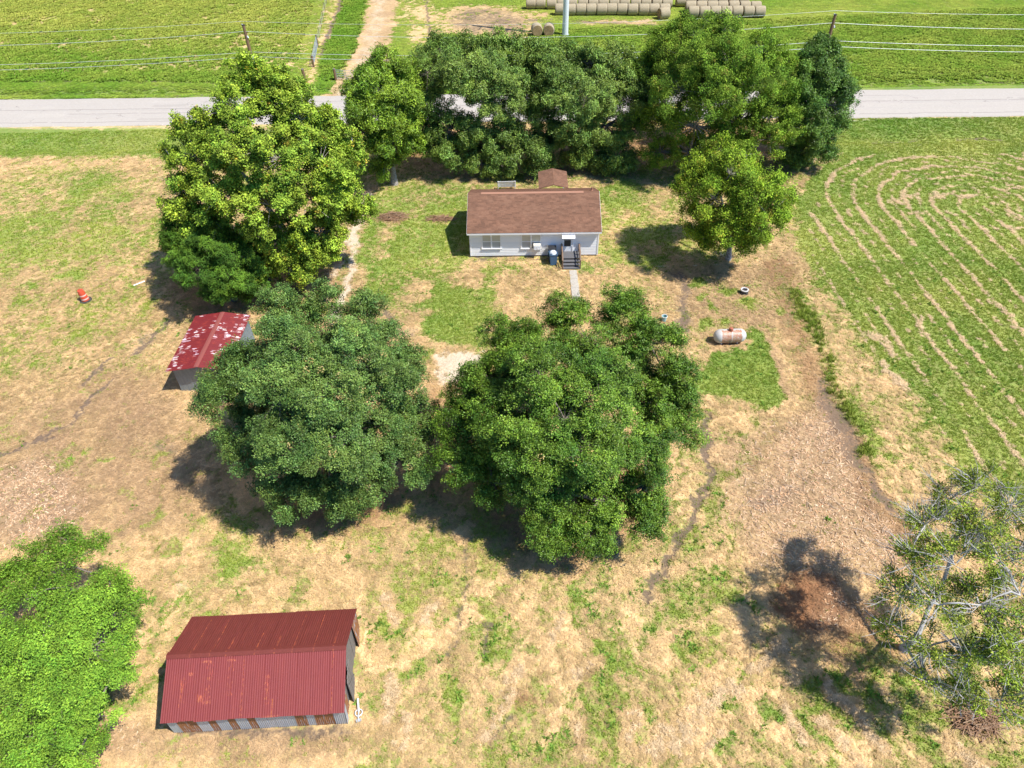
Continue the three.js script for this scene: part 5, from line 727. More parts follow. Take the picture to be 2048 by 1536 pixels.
// ------------------------------------------------------------------ the leaning barn
{
  const b = thing('barn', 'low leaning barn with a dull red corrugated roof and patched tin walls', 'barn', [-10.8, 0, -13.45], 0.03);
  const RX = 3.64, RH = 3.05, FZ = 2.22, FH = 1.85, BZ = -2.25, BH = 2.05;
  const front = rustRoof(31, [[0.1, 0.35, 0.75, 20], [0.24, 0.1, 0.7, 26], [0.36, 0.05, 0.65, 26], [0.43, 0.02, 0.95, 7], [0.57, 0.35, 0.8, 16], [0.6, 0.7, 1, 6], [0.93, 0.02, 0.95, 5], [0.2, 0.6, 0.7, 20]], [[0.2, 0.02, 70, 12], [0.42, 0.02, 60, 16], [0.89, 0.01, 50, 10], [0.22, 0.12, 26, 10], [0.36, 0.12, 26, 10], [0.24, 0.72, 24, 14], [0.6, 0.98, 60, 8], [0.14, 0.3, 16, 12]], '#7a3130');
  const back = rustRoof(32, [[0.24, 0.05, 0.95, 4], [0.13, 0.1, 0.9, 4], [0.33, 0.6, 1, 5], [0.49, 0.5, 1, 5], [0.6, 0.6, 1, 5], [0.7, 0.1, 1, 4], [0.82, 0.1, 1, 4], [0.93, 0.6, 1, 4]], [[0.08, 0.985, 80, 8], [0.34, 0.985, 60, 8], [0.47, 0.985, 60, 8], [0.62, 0.985, 60, 8], [0.8, 0.985, 50, 6]], '#66281f');
  const mats = [std({ map: front, roughness: 0.75 }), std({ map: back, roughness: 0.75 })], nS = 11;
  const fl = Math.hypot(FZ, RH - FH), bl = Math.hypot(BZ, RH - BH);
  for (let i = 0; i < nS; i++) {
    const w = (2 * RX) / nS, lap = 0.05, k = (i % 2) * 0.012;
    const f = mesh('roof_sheet', corrugated(w + lap, fl + rr(-0.03, 0.03), 0.092, 0.01, i / nS, (i + 1) / nS, 1, 0), mats[0], b); f.position.set(-RX + i * w, RH + k, 0.0); f.rotation.x = Math.atan2(RH - FH, FZ);
    const g = corrugated(w + lap, bl + rr(-0.03, 0.03), 0.092, 0.01, i / nS, (i + 1) / nS, 0, 1); g.scale(1, 1, -1); g.computeVertexNormals(); const q = mesh('roof_sheet', g, mats[1], b); q.position.set(-RX + i * w, RH + k, 0.0); q.rotation.x = -Math.atan2(RH - BH, -BZ);
  }
  { const g = box(2 * RX + 0.06, 0.015, 0.17, 0, RH + 0.005, 0.075, Math.atan2(RH - FH, FZ)), g2 = box(2 * RX + 0.06, 0.015, 0.17, 0, RH + 0.007, -0.075, -Math.atan2(RH - BH, -BZ)); mesh('ridge_cap', [g, g2], mats[1], b); }
  // walls: base corners and top corners, the top has shifted
  const base = (x, z) => V3(x, 0, z), X0 = -3.81, X1 = 3.37, Z1 = 1.88, Z0 = -2.42, TX0 = -3.6, TX1 = 3.57, TZ1 = 2.02, TZ0 = -2.12, fy = FH + ((FZ - TZ1) * (RH - FH)) / FZ - 0.06, by = BH + ((TZ0 - BZ) * (RH - BH)) / -BZ - 0.06;
  const kinds = 'grrgrgrgrggggrgrrg', nw = kinds.length;
  for (let i = 0; i < nw; i++) { const t0 = i / nw, t1 = (i + 1) / nw + 0.006, P = (t) => [base(lerp(X0, X1, t), Z1), V3(lerp(TX0, TX1, t), fy, TZ1)], [a, ta] = P(t0), [c, tc] = P(t1); wallSheet(a, c, ta, tc, 0.08, kinds[i] === 'g' ? M.tinGrey : M.tinRust, b).position.z = 0.012 * (i % 2); }
  for (let i = 0; i < 9; i++) { const t0 = i / 9, t1 = (i + 1) / 9 + 0.01, P = (t) => [base(lerp(X0, X1, t), Z0), V3(lerp(TX0, TX1, t), by, TZ0)], [a, ta] = P(t0), [c, tc] = P(t1); wallSheet(a, c, ta, tc, 0.08, i % 2 ? M.tinGrey : M.tinRust, b).position.z = -0.012 * (i % 2); }
  const slopeY = (z) => (z > 0 ? RH - (z * (RH - FH)) / FZ : RH - (-z * (RH - BH)) / -BZ) - 0.07;
  for (const [s, bx, tx] of [[1, X1, TX1], [-1, X0, TX0]]) {
    const nP = 18;
    for (let i = 0; i < nP; i++) {
      const t0 = i / nP, t1 = (i + 0.96) / nP, zb0 = lerp(Z0, Z1, t0), zb1 = lerp(Z0, Z1, t1), zt0 = lerp(TZ0, TZ1, t0), zt1 = lerp(TZ0, TZ1, t1); if (s > 0 && t0 > 0.56 && t0 < 0.7) continue;
      const m = new MB(), o = s * rr(0, 0.025), q = [[bx + o, rr(0, 0.06), zb0], [bx + o, rr(0, 0.06), zb1], [tx + o + (slopeY(zt1) - 2) * 0.08 * s * 0, slopeY(zt1), zt1], [tx + o, slopeY(zt0), zt0]];
      const off = [0, -0.03 * s]; const ring = off.map((d) => q.map(([x, y, z], k) => m.v(x + d, y, z, (k === 1 || k === 2 ? 1 : 0) * 0.4 + i * 0.37, (k > 1 ? 1 : 0)))); m.quad(...ring[0]); m.quad(...ring[1]); for (let k = 0; k < 4; k++) m.quad(ring[0][k], ring[0][(k + 1) % 4], ring[1][(k + 1) % 4], ring[1][k]);
      mesh('wall_plank', m.geo(false), M.plank, b);
    }
    // tin over both ends of the gable
    if (s > 0) { const e = 0.05; wallSheet(V3(bx + e, 0, Z0 - 0.02), V3(bx + e + 0.12, 0.0, Z0 + 0.95), V3(tx + e, slopeY(TZ0), TZ0), V3(tx + e + 0.03, slopeY(TZ0 + 0.9), TZ0 + 0.9), 0.08, M.tinRust, b); wallSheet(V3(bx + e, 0, Z1 - 0.75), V3(bx + e, 0, Z1 + 0.02), V3(tx + e, slopeY(TZ1 - 0.7), TZ1 - 0.7), V3(tx + e, slopeY(TZ1), TZ1), 0.08, M.tinRust, b); wallSheet(V3(bx + 0.09, 0, Z1 - 0.2), V3(bx + 0.09, 0, Z1 + 0.04), V3(tx + 0.09, slopeY(TZ1 - 0.2), TZ1 - 0.2), V3(tx + 0.09, slopeY(TZ1), TZ1 + 0.02), 0.08, M.tinGrey, b); }
  }
  // loose plank door, ajar
  const d = new THREE.Group(); d.name = 'door'; d.position.set(X1 + 0.12, 0, -0.05); d.rotation.set(0, 0.1, -0.02); b.add(d);
  for (let i = 0; i < 6; i++) mesh('plank', [box(0.035, rr(1.75, 1.95), 0.17, 0.01 * (i % 2), 0.93, 0.1 + i * 0.178, 0, rr(-0.04, 0.04))], M.plank, d);
  mesh('brace', [beam(V3(0.04, 0.4, 0.05), V3(0.04, 1.5, 1.05), 0.03, 0.1)], M.plank, d);
  mesh('corner_post', [bar(V3(X0 + 0.15, 0, Z1 - 0.15), V3(TX0 + 0.15, fy, TZ1 - 0.15), 0.07), bar(V3(X1 - 0.15, 0, Z1 - 0.15), V3(TX1 - 0.15, fy, TZ1 - 0.15), 0.07)], M.plank, b);
}
// ------------------------------------------------------------------ the small shed
{
  const s = thing('shed', 'small grey tin shed with a red roof flaking white, beside the oak', 'shed', [-19.65, 0, -35.15], 0);
  const map = canvasTex(1024, 512, (c, w, h) => {
    const keep = seed; seed = 99; c.fillStyle = '#742224'; c.fillRect(0, 0, w, h);
    for (let i = 0; i < 2500; i++) { c.fillStyle = rnd() < 0.5 ? `rgba(100,28,34,${0.12 * rnd()})` : `rgba(160,48,40,${0.12 * rnd()})`; c.fillRect(rnd() * w, rnd() * h, 2 + rnd() * 8, 20 + rnd() * 120); }
    for (let i = 0; i < 120; i++) { const x = rnd() * w, y = rnd() * h; for (let k = 0; k < 8; k++) { c.fillStyle = `rgba(200,92,56,${0.25 * rnd()})`; c.fillRect(x + (rnd() - 0.5) * 30, y + (rnd() - 0.5) * 60, 2 + rnd() * 5, 10 + rnd() * 40); } }
    for (let i = 0; i < 84; i++) { const low = rnd() < 0.4, x = rnd() * w, y = low ? h * (0.8 + 0.18 * rnd()) : rnd() * h, n = 3 + rnd() * 7; for (let k = 0; k < n; k++) { c.fillStyle = `rgba(${214 + 30 * rnd() | 0},${212 + 28 * rnd() | 0},${214 + 28 * rnd() | 0},${0.45 + 0.5 * rnd()})`; const l = 14 + rnd() * 70; c.fillRect(x + (rnd() - 0.5) * 34, y + (rnd() - 0.5) * 46 - l / 2, 1 + rnd() * 2.6, l); } }
    seed = keep;
  });
  const mat = std({ map, roughness: 0.5, metalness: 0.05 }), RH = 2.38, ZL = 2.86, EL = [-1.98, 2.1], ER = [1.82, 2.05], nS = 8;
  for (let i = 0; i < nS; i++) for (const [ex, eh, u] of [[...EL, 0], [...ER, 1]]) {
    const len = Math.hypot(ex, RH - eh), w = (2 * ZL) / nS, g = corrugated(w + 0.04, len, 0.08, 0.013, i / nS * 0.5 + u * 0.5, (i + 1) / nS * 0.5 + u * 0.5, 1, 0); const o = mesh('roof_sheet', g, mat, s); o.rotation.order = 'YXZ';
    o.rotation.y = ex < 0 ? -Math.PI / 2 : Math.PI / 2; o.rotation.x = Math.atan2(RH - eh, Math.abs(ex)); o.position.set(0, RH + (i % 2) * 0.006, ex < 0 ? -ZL + i * w : ZL - i * w);
  }
  mesh('ridge_cap', [box(0.16, 0.014, 2 * ZL, -0.07, RH + 0.012, 0, 0, 0, Math.atan2(RH - EL[1], 1.98)), box(0.16, 0.014, 2 * ZL, 0.07, RH + 0.014, 0, 0, 0, -Math.atan2(RH - ER[1], 1.82))], std({ color: lin(0.24, 0.06, 0.05), roughness: 0.7 }), s);
  const x0 = -1.8, x1 = 1.65, z1 = 2.42, z0 = -2.6, yT = (x) => (x < 0 ? RH + (x * (RH - EL[1])) / 1.98 : RH - (x * (RH - ER[1])) / 1.82) - 0.035;
  const grey = std({ map: dataTex(256, 256, (x, y, o) => { const f = ns(NA, x / 256 * 0.7, y / 256 * 0.3), v = 0.75 + 0.5 * f; o[0] = 0.24 * v; o[1] = 0.285 * v; o[2] = 0.315 * v; }), roughness: 0.5, metalness: 0.35 });
  for (const z of [z1, z0]) for (let i = 0; i < 6; i++) { const a = lerp(x0, x1, i / 6), c = lerp(x0, x1, (i + 1.03) / 6); wallSheet(V3(a, 0, z), V3(c, 0, z), V3(a, yT(a), z), V3(c, yT(c), z), 0.08, grey, s).position.z = 0.01 * (i % 2); }
  for (const x of [x0, x1]) for (let i = 0; i < 8; i++) { const a = lerp(z0, z1, i / 8), c = lerp(z0, z1, (i + 1.03) / 8); wallSheet(V3(x, 0, a), V3(x, 0, c), V3(x, yT(x), a), V3(x, yT(x), c), 0.08, grey, s).position.x = 0.01 * (i % 2); }
}
// ------------------------------------------------------------------ trees
function twig(n, len, wid, rad, s, fold = 0.35, flat = 0) {  // a spray of leaves round the origin, +y outwards
  const keep = seed; seed = s; const m = new MB(), q = new THREE.Quaternion(), e = new THREE.Euler();
  for (let i = 0; i < n; i++) {
    const a = rnd() * 6.283, h = rr(-0.6, 1) * rad * (1 - flat * 0.7), d = Math.sqrt(rnd()) * rad, x = Math.cos(a) * d, z = Math.sin(a) * d, l = len * rr(0.7, 1.15), w = (wid / 2) * rr(0.8, 1.15);
    q.setFromEuler(e.set(rr(-0.8, 0.8), rnd() * 6.283, rr(-0.8, 0.8)));
    const P = [[0, 0, 0], [l * 0.5, 0.02 * l, w], [l, -0.12 * l, 0], [l * 0.5, 0.02 * l, -w], [l * 0.5, -fold * w, 0]].map(([px, py, pz]) => { const v = V3(px - l * 0.3, py, pz).applyQuaternion(q); return m.v(v.x + x, v.y + h, v.z + z); });
    m.tri(P[0], P[4], P[1]); m.tri(P[1], P[4], P[2]); m.tri(P[0], P[3], P[4]); m.tri(P[3], P[2], P[4]);
    const k = rr(0.75, 1.25), y = rr(0.9, 1.15); for (let c = 0; c < 5; c++) m.c.push(k * y, k, k * 0.95);
  }
  seed = keep; return m.geo();
}
const leafMat = (rough, trans) => new THREE.MeshPhysicalMaterial({ side: THREE.DoubleSide, vertexColors: true, roughness: rough, specularIntensity: 0.5, ...(trans ? { transmission: trans, thickness: 0 } : {}) });
const LEAF = { gloss: leafMat(0.42, 0), soft: leafMat(0.75, 0) };
const SPRAY = {
  oak: twig(20, 0.095, 0.05, 0.17, 501), oakFar: twig(16, 0.14, 0.075, 0.22, 502), syc: twig(14, 0.145, 0.12, 0.22, 503, 0.2), pecan: twig(18, 0.17, 0.06, 0.25, 504), cedar: twig(22, 0.17, 0.03, 0.17, 505), bush: twig(30, 0.075, 0.042, 0.18, 506), sparse: twig(14, 0.1, 0.045, 0.18, 507),
};
function tree(name, label, lobes, o) {
  seed = o.seed; const [bx, bz] = o.base, t = thing(name, label, 'tree', [bx, 0, bz]);
  let cx = 0, cy = 0, cz = 0; for (const l of lobes) { cx += l[0]; cy += l[1]; cz += l[2]; } cx = cx / lobes.length - bx; cy /= lobes.length; cz = cz / lobes.length - bz;
  const L = lobes.map(([x, y, z, r]) => [x - bx, y, z - bz, r * (o.lobe || 1)]), ctr = V3(cx, cy, cz);
  // trunk and limbs
  const fork = V3(cx * 0.25, o.fork, cz * 0.25), trunk = new MB(), limbs = new MB(), R = o.trunk;
  trunk.tube([V3(0, -0.15, 0), V3(0, 0.08, 0), V3(fork.x * 0.2, o.fork * 0.35, fork.z * 0.2), V3(fork.x * 0.6, o.fork * 0.7, fork.z * 0.6), fork], [R * 1.7, R * 1.3, R, R * 0.9, R * 0.85], 10);
  mesh('trunk', trunk.geo(), o.bark || M.bark, t);
  const leaves = new Scatter(), tint = V3(), dir = V3(), spin = new THREE.Quaternion(), up = V3(0, 1, 0);
  const order = L.map((l, i) => i).sort((a, b) => V3(L[a][0], L[a][1], L[a][2]).distanceTo(fork) - V3(L[b][0], L[b][1], L[b][2]).distanceTo(fork)), done = [];
  for (const li of order) {
    const [x, y, z, r] = L[li], c = V3(x, y, z); let from = fork.clone(), fr = R * 0.55, best = c.distanceTo(fork) * 0.9;
    for (const d of done) { const q = d.c.distanceTo(c) * 1.15; if (q < best && d.c.distanceTo(fork) < c.distanceTo(fork)) { best = q; from = d.c; fr = d.r; } }
    const er = Math.max(0.035, fr * 0.62), mid = from.clone().lerp(c, 0.5).add(V3(rr(-0.3, 0.3), rr(-0.1, 0.45), rr(-0.3, 0.3))); limbs.tube([from, from.clone().lerp(mid, 0.5).add(V3(rr(-0.1, 0.1), 0.05, rr(-0.1, 0.1))), mid, c], [fr, fr * 0.9, (fr + er) / 2, er], 6); done.push({ c, r: er });
    const sr = (o.clump || 0.3) * r + 0.16, nSub = Math.round(((4 * r * r) / (sr * sr)) * (o.subs || 0.95));
    for (let k = 0; k < nSub; k++) {
      do dir.set(rr(-1, 1), rr(-1, 1), rr(-1, 1)); while (dir.lengthSq() > 1 || dir.lengthSq() < 0.05); dir.normalize(); if (dir.y < -0.45 && rnd() < 0.65) continue;
      const d = r * rr(0.5, o.reach || 1.08), s = V3(x + dir.x * d, y + dir.y * d * (o.squash || 0.9), z + dir.z * d); if (s.y < (o.floor || 0.4)) continue;
      let hid = false; for (let j = 0; j < L.length; j++) if (j !== li && Math.hypot(s.x - L[j][0], s.y - L[j][1], s.z - L[j][2]) < L[j][3] * 0.55) { hid = true; break; } if (hid) continue;
      limbs.tube([c.clone().lerp(s, 0.12), c.clone().lerp(s, 0.6).add(V3(rr(-0.12, 0.12), rr(-0.1, 0.15), rr(-0.12, 0.12))), s.clone().addScaledVector(dir, o.bare ? rr(0.15, 0.7) : rr(-0.1, 0.15))], [er * 0.5, er * 0.3, 0.007], 4);
      if (o.bare) for (let q = 0; q < o.bare; q++) { const st = c.clone().lerp(s, rr(0.35, 1)), en = st.clone().addScaledVector(dir, rr(0.2, 0.9)).add(V3(rr(-0.5, 0.5), rr(-0.3, 0.5), rr(-0.5, 0.5))), md = st.clone().lerp(en, 0.5).add(V3(rr(-0.1, 0.1), rr(-0.1, 0.1), rr(-0.1, 0.1))); limbs.tube([st, md, en], [0.022, 0.014, 0.005], 3); limbs.tube([md, md.clone().lerp(en, 0.6).add(V3(rr(-0.35, 0.35), rr(-0.15, 0.35), rr(-0.35, 0.35)))], [0.011, 0.004], 3); }
      if (o.gaps && rnd() < o.gaps) continue;
      const n = Math.round((o.dense || 3.2) * o.density * sr * sr * rr(0.7, 1.3)), b = rr(0.75, 1.25), yel = rnd();
      for (let q = 0; q < n; q++) {
        do tint.set(rr(-1, 1), rr(-1, 1), rr(-1, 1)); while (tint.lengthSq() > 1);
        const ex = rnd() < 0.16 ? 1.55 : 1, px = s.x + tint.x * sr * ex, py = s.y + tint.y * sr * 0.75 * ex, pz = s.z + tint.z * sr * ex; if (py < 0.15) continue;
        const out = V3(px - cx, (py - cy) * 0.8, pz - cz).normalize().multiplyScalar(0.55).add(V3(rr(-0.6, 0.6), 0.55 + rr(-0.4, 0.4), rr(-0.6, 0.6))).normalize();
        QUAT.setFromUnitVectors(up, out); QUAT.multiply(spin.setFromAxisAngle(up, rnd() * 6.283)); const sc = rr(0.75, 1.25); MAT4.compose(POS.set(px, py, pz), QUAT, SCL.set(sc, sc, sc)); leaves.m.push(...MAT4.elements);
        const w = Math.min(1, Math.max(0, yel * 0.6 + rnd() * 0.5 - 0.05)), v = b * rr(0.55, 1.4), odd = o.odd && rnd() < o.odd ? 1 : 0; const A = o.colors[0], B = odd ? o.colors[2] : o.colors[1]; const ww = odd ? 1 : w; leaves.c.push(lerp(A[0], B[0], ww) * v, lerp(A[1], B[1], ww) * v, lerp(A[2], B[2], ww) * v);
      }
    }
  }
  mesh('branches', limbs.geo(), o.bark || M.bark, t);
  leaves.build('crown', SPRAY[o.spray], o.leaf || LEAF.gloss, t);
  return t;
}
const OAK = [[0.052, 0.135, 0.018], [0.18, 0.29, 0.03], [0.33, 0.26, 0.09]], OAKD = [[0.064, 0.148, 0.036], [0.17, 0.255, 0.05], [0.32, 0.26, 0.1]], OAKB = [[0.1, 0.2, 0.038], [0.25, 0.345, 0.06], [0.3, 0.27, 0.08]], SYC = [[0.17, 0.3, 0.03], [0.36, 0.46, 0.042], [0.48, 0.38, 0.05]], PEC = [[0.1, 0.21, 0.018], [0.26, 0.38, 0.032], [0.32, 0.3, 0.05]], DARK = [[0.06, 0.15, 0.024], [0.15, 0.25, 0.036], [0.15, 0.2, 0.03]], CED = [[0.045, 0.125, 0.014], [0.13, 0.24, 0.02], [0.16, 0.26, 0.03]], YOUNG = [[0.13, 0.24, 0.016], [0.3, 0.42, 0.028], [0.4, 0.36, 0.05]], BUSH = [[0.1, 0.23, 0.02], [0.23, 0.38, 0.036], [0.34, 0.36, 0.06]], SPA = [[0.16, 0.25, 0.025], [0.31, 0.39, 0.045], [0.3, 0.27, 0.06]];
tree('live_oak', 'broad bluish green oak overhanging the small red-roofed shed', LOBES.oakL, { seed: 1001, base: [-9.9, -24.6], fork: 2.2, trunk: 0.42, spray: 'oak', density: 62, dense: 2.9, clump: 0.21, lobe: 1.02, gaps: 0.07, reach: 1.06, colors: OAKD, odd: 0.012 });
tree('live_oak', 'large dark green oak in the middle of the yard, below the house path', LOBES.oakR, { seed: 1002, base: [2.9, -24.2], fork: 2.1, trunk: 0.48, spray: 'oak', density: 62, dense: 2.9, clump: 0.21, lobe: 1.02, gaps: 0.07, reach: 1.06, colors: OAK, odd: 0.012 });
tree('sycamore', 'tall yellow-green broad-leaved tree with pale limbs left of the drive', LOBES.syc, { seed: 1003, base: [-17.1, -46.3], fork: 4.2, trunk: 0.36, spray: 'syc', density: 40, clump: 0.19, subs: 0.8, lobe: 0.9, colors: SYC, odd: 0.012, bark: M.paleBark, leaf: LEAF.soft, gaps: 0.2, reach: 1.3 });
tree('cedar_tree', 'dark low cedar growing under the yellow-green tree', LOBES.cedar, { seed: 1004, base: [-20.9, -42.8], fork: 1.2, trunk: 0.2, spray: 'cedar', density: 60, dense: 2.4, clump: 0.22, gaps: 0.14, lobe: 0.95, colors: CED, leaf: LEAF.soft });
tree('yard_tree', 'upright mid green tree with a bare trunk, leftmost behind the house', LOBES.back1, { seed: 1005, base: [-10.75, -61.3], fork: 3.6, trunk: 0.26, spray: 'oakFar', density: 40, lobe: 1.15, colors: PEC, bark: M.greyBark });
tree('live_oak', 'spreading grey-green oak behind the left half of the house', LOBES.back2, { seed: 1006, base: [-3.5, -66], fork: 2.6, trunk: 0.4, spray: 'oakFar', density: 38, clump: 0.24, lobe: 1.18, dense: 2.5, colors: OAKB, gaps: 0.1, reach: 1.15 });
tree('live_oak', 'grey-green oak behind the right half of the house', LOBES.back3, { seed: 1007, base: [7.0, -66], fork: 2.6, trunk: 0.36, spray: 'oakFar', density: 38, clump: 0.24, lobe: 1.18, dense: 2.5, colors: OAKB, gaps: 0.1, reach: 1.15 });
tree('pecan_tree', 'tallest green tree, reaching up to the hay bales right of the house', LOBES.pecan, { seed: 1008, base: [18.6, -64.4], fork: 3.5, trunk: 0.4, spray: 'pecan', density: 28, clump: 0.2, dense: 2.6, lobe: 1.08, gaps: 0.12, reach: 1.15, colors: PEC, odd: 0.02, leaf: LEAF.soft, bark: M.greyBark });
tree('dark_tree', 'dark green evergreen at the right end of the tree row by the road', LOBES.dark, { seed: 1009, base: [28.6, -63.8], fork: 1.8, trunk: 0.3, spray: 'oakFar', density: 40, dense: 2.6, clump: 0.22, gaps: 0.12, lobe: 1.12, reach: 1.15, colors: DARK });
tree('pecan_tree', 'smaller bright yellow-green tree between the house and the mown pasture', LOBES.young, { seed: 1010, base: [17.55, -46.75], fork: 2.0, trunk: 0.2, spray: 'pecan', density: 28, clump: 0.22, dense: 2.6, reach: 1.16, lobe: 1.04, colors: YOUNG, odd: 0.03, leaf: LEAF.soft, bark: M.greyBark, gaps: 0.05 });
tree('bushy_tree', 'bright green bushy tree cut off by the lower left corner', LOBES.bush, { seed: 1011, base: [-18.9, -13.4], fork: 1.0, trunk: 0.13, spray: 'bush', density: 46, clump: 0.25, squash: 0.7, colors: BUSH, leaf: LEAF.soft, gaps: 0.16, subs: 0.95, lobe: 0.96, reach: 1.26 });
tree('bare_branched_tree', 'thin tree of bare grey branches and sparse leaves at the lower right', LOBES.sparse, { seed: 1012, base: [17.4, -14.3], fork: 1.6, trunk: 0.17, spray: 'sparse', density: 46, clump: 0.2, colors: SPA, leaf: LEAF.soft, bark: M.paleGrey, gaps: 0.3, subs: 0.5, bare: 4 });

// ------------------------------------------------------------------ things about the yard
{
  const t = thing('propane_tank', 'white propane tank with rust-brown flanks lying on bare ground', 'tank', [14.97, 0, -36.35], 0.02);
  const map = canvasTex(512, 256, (c, w, h) => { const keep = seed; seed = 55; c.fillStyle = '#bdb9b4'; c.fillRect(0, 0, w, h); for (const [x0, x1] of [[0.2, 0.48], [0.52, 0.8]]) { for (let i = 0; i < 1500; i++) { c.fillStyle = `rgba(${140 + 50 * rnd() | 0},${92 + 40 * rnd() | 0},${66 + 30 * rnd() | 0},0.3)`; c.fillRect(w * lerp(x0, x1, rnd()), h * ((rr(-0.17, 0.3) + 1) % 1), 3 + rnd() * 14, 2 + rnd() * 6); } } for (let i = 0; i < 500; i++) { c.fillStyle = `rgba(160,110,88,${0.35 * rnd()})`; c.fillRect(w * rr(0.15, 0.85), h * rnd(), 2 + rnd() * 8, 2 + rnd() * 8); } c.fillStyle = '#6b4a3c'; c.fillRect(w * 0.495, 0, 4, h); seed = keep; });
  const prof = []; for (let i = 0; i <= 8; i++) { const a = (i / 8) * Math.PI / 2; prof.push(new THREE.Vector2(0.48 * Math.sin(a), -0.66 - 0.46 * Math.cos(a))); } for (let i = 1; i <= 8; i++) prof.push(new THREE.Vector2(0.48, -0.66 + (1.32 * i) / 8)); for (let i = 1; i <= 8; i++) { const a = (1 - i / 8) * Math.PI / 2; prof.push(new THREE.Vector2(0.48 * Math.sin(a), 0.66 + 0.46 * Math.cos(a))); }
  const g = new THREE.LatheGeometry(prof, 32), uv = g.attributes.uv, p = g.attributes.position; for (let i = 0; i < uv.count; i++) uv.setXY(i, (p.getY(i) + 1.12) / 2.24, uv.getX(i)); g.rotateZ(-Math.PI / 2); g.rotateX(0.4); g.translate(0, 0.56, 0);
  mesh('tank_shell', [g], std({ map, roughness: 0.45 }), t);
  mesh('valve_dome', [new THREE.CylinderGeometry(0.14, 0.16, 0.2, 16).translate(-0.02, 1.1, 0), new THREE.SphereGeometry(0.14, 16, 8, 0, 6.3, 0, 1.57).scale(1, 0.5, 1).translate(-0.02, 1.2, 0)], M.rustpaint, t);
  for (const x of [-0.55, 0.55]) for (const z of [-0.22, 0.22]) mesh('foot', [box(0.08, 0.2, 0.06, x, 0.1, z)], M.ceramic, t);
  mesh('pipe', [bar(V3(0.02, 0.98, 0.12), V3(-0.12, 0.6, 0.5), 0.015), bar(V3(-0.12, 0.6, 0.5), V3(-0.05, 0.02, 0.46), 0.015)], M.rubber, t);
}
{
  M.band = std({ color: lin(0.7, 0.5, 0.45), roughness: 0.4 }); M.orange.color.setRGB(0.6, 0.085, 0.04); const d = thing('traffic_drum', 'orange and white traffic drum standing in the dry grass at left', 'traffic drum', [-32.35, 0, -43.2]);
  const seg = [[0, 0.14, 0.29, 0.285], [0.14, 0.23, 0.285, 0.278], [0.23, 0.44, 0.278, 0.26], [0.44, 0.53, 0.26, 0.252], [0.53, 0.68, 0.252, 0.24], [0.68, 0.9, 0.24, 0.2]];
  seg.forEach(([a, b, r0, r1], i) => mesh(i % 2 ? 'white_band' : 'orange_band', [new THREE.CylinderGeometry(r1, r0, b - a, 24).translate(0, 0.06 + (a + b) / 2, 0)], i % 2 && i < 5 ? M.band : M.orange, d));
  mesh('handle', [new THREE.TorusGeometry(0.1, 0.02, 8, 16, Math.PI).translate(0, 0.95, 0)], M.orange, d); mesh('base_ring', [new THREE.CylinderGeometry(0.42, 0.45, 0.09, 24).translate(0, 0.045, 0)], M.rubber, d); d.rotation.z = 0.05;
}
tag(mesh('plastic_pipe', [bar(V3(-29.4, 0.06, -45.0), V3(-28.72, 0.08, -45.55), 0.055, 0.055, 12)], M.pvc), 'short white plastic pipe lying at the edge of the tree shade', 'pipe');
{
  const t = thing('tripod_stand', 'white jack stand with a ring, lying beside the barn corner', 'stand', [-6.9, 0, -12.2], 0.35);
  mesh('tube', [bar(V3(0.05, 0.1, -0.45), V3(-0.02, 0.12, 0.1), 0.045, 0.045, 12)], M.steel, t); mesh('ring', [new THREE.TorusGeometry(0.15, 0.022, 8, 24).rotateX(1.45).translate(-0.03, 0.09, 0.14)], M.steel, t);
  mesh('foot', [bar(V3(-0.02, 0.1, 0.1), V3(-0.12, 0.05, 0.42), 0.03), box(0.22, 0.04, 0.12, -0.1, 0.04, 0.43)], M.galv, t);
}
{
  const t = thing('stump', 'short dark stump with a chipped pale rim above the propane tank', 'stump', [17.56, 0, -42.05]);
  const m = new MB(), n = 16; let prev; for (let i = 0; i <= n; i++) { const a = (i / n) * 6.283, k = 1 + 0.12 * Math.sin(a * 3) + 0.06 * Math.sin(a * 7), c = Math.cos(a) * k, s = Math.sin(a) * k, r = [m.v(c * 0.3, 0, s * 0.3), m.v(c * 0.24, 0.3, s * 0.24), m.v(c * 0.15, 0.33, s * 0.15), m.v(0, 0.2, 0)]; if (prev) for (let q = 0; q < 3; q++) m.quad(prev[q], prev[q + 1], r[q + 1], r[q]); prev = r; }
  mesh('trunk', m.geo(false), M.rubber, t); mesh('rim', [new THREE.TorusGeometry(0.25, 0.06, 8, 20).rotateX(Math.PI / 2).scale(1, 1, 1).translate(0, 0.33, 0)], std({ map: mottled([0.72, 0.68, 0.64], [0.32, 0.29, 0.28], 1.6), roughness: 0.9 }), t);
}
{
  const t = thing('bucket', 'small pale teal bucket at the right edge of the middle oak', 'bucket', [11.0, 0, -38.95]); const m = std({ color: lin(0.3, 0.5, 0.5), roughness: 0.5 });
  mesh('pail', [new THREE.CylinderGeometry(0.2, 0.15, 0.4, 20, 1, true).translate(0, 0.2, 0), new THREE.CircleGeometry(0.16, 20).rotateX(-Math.PI / 2).translate(0, 0.02, 0)], m, t); mesh('rim', [new THREE.TorusGeometry(0.2, 0.018, 8, 24).rotateX(Math.PI / 2).translate(0, 0.4, 0)], M.pvc, t); mesh('handle', [new THREE.TorusGeometry(0.19, 0.008, 6, 20, Math.PI).translate(0, 0.4, 0)], M.galv, t);
}
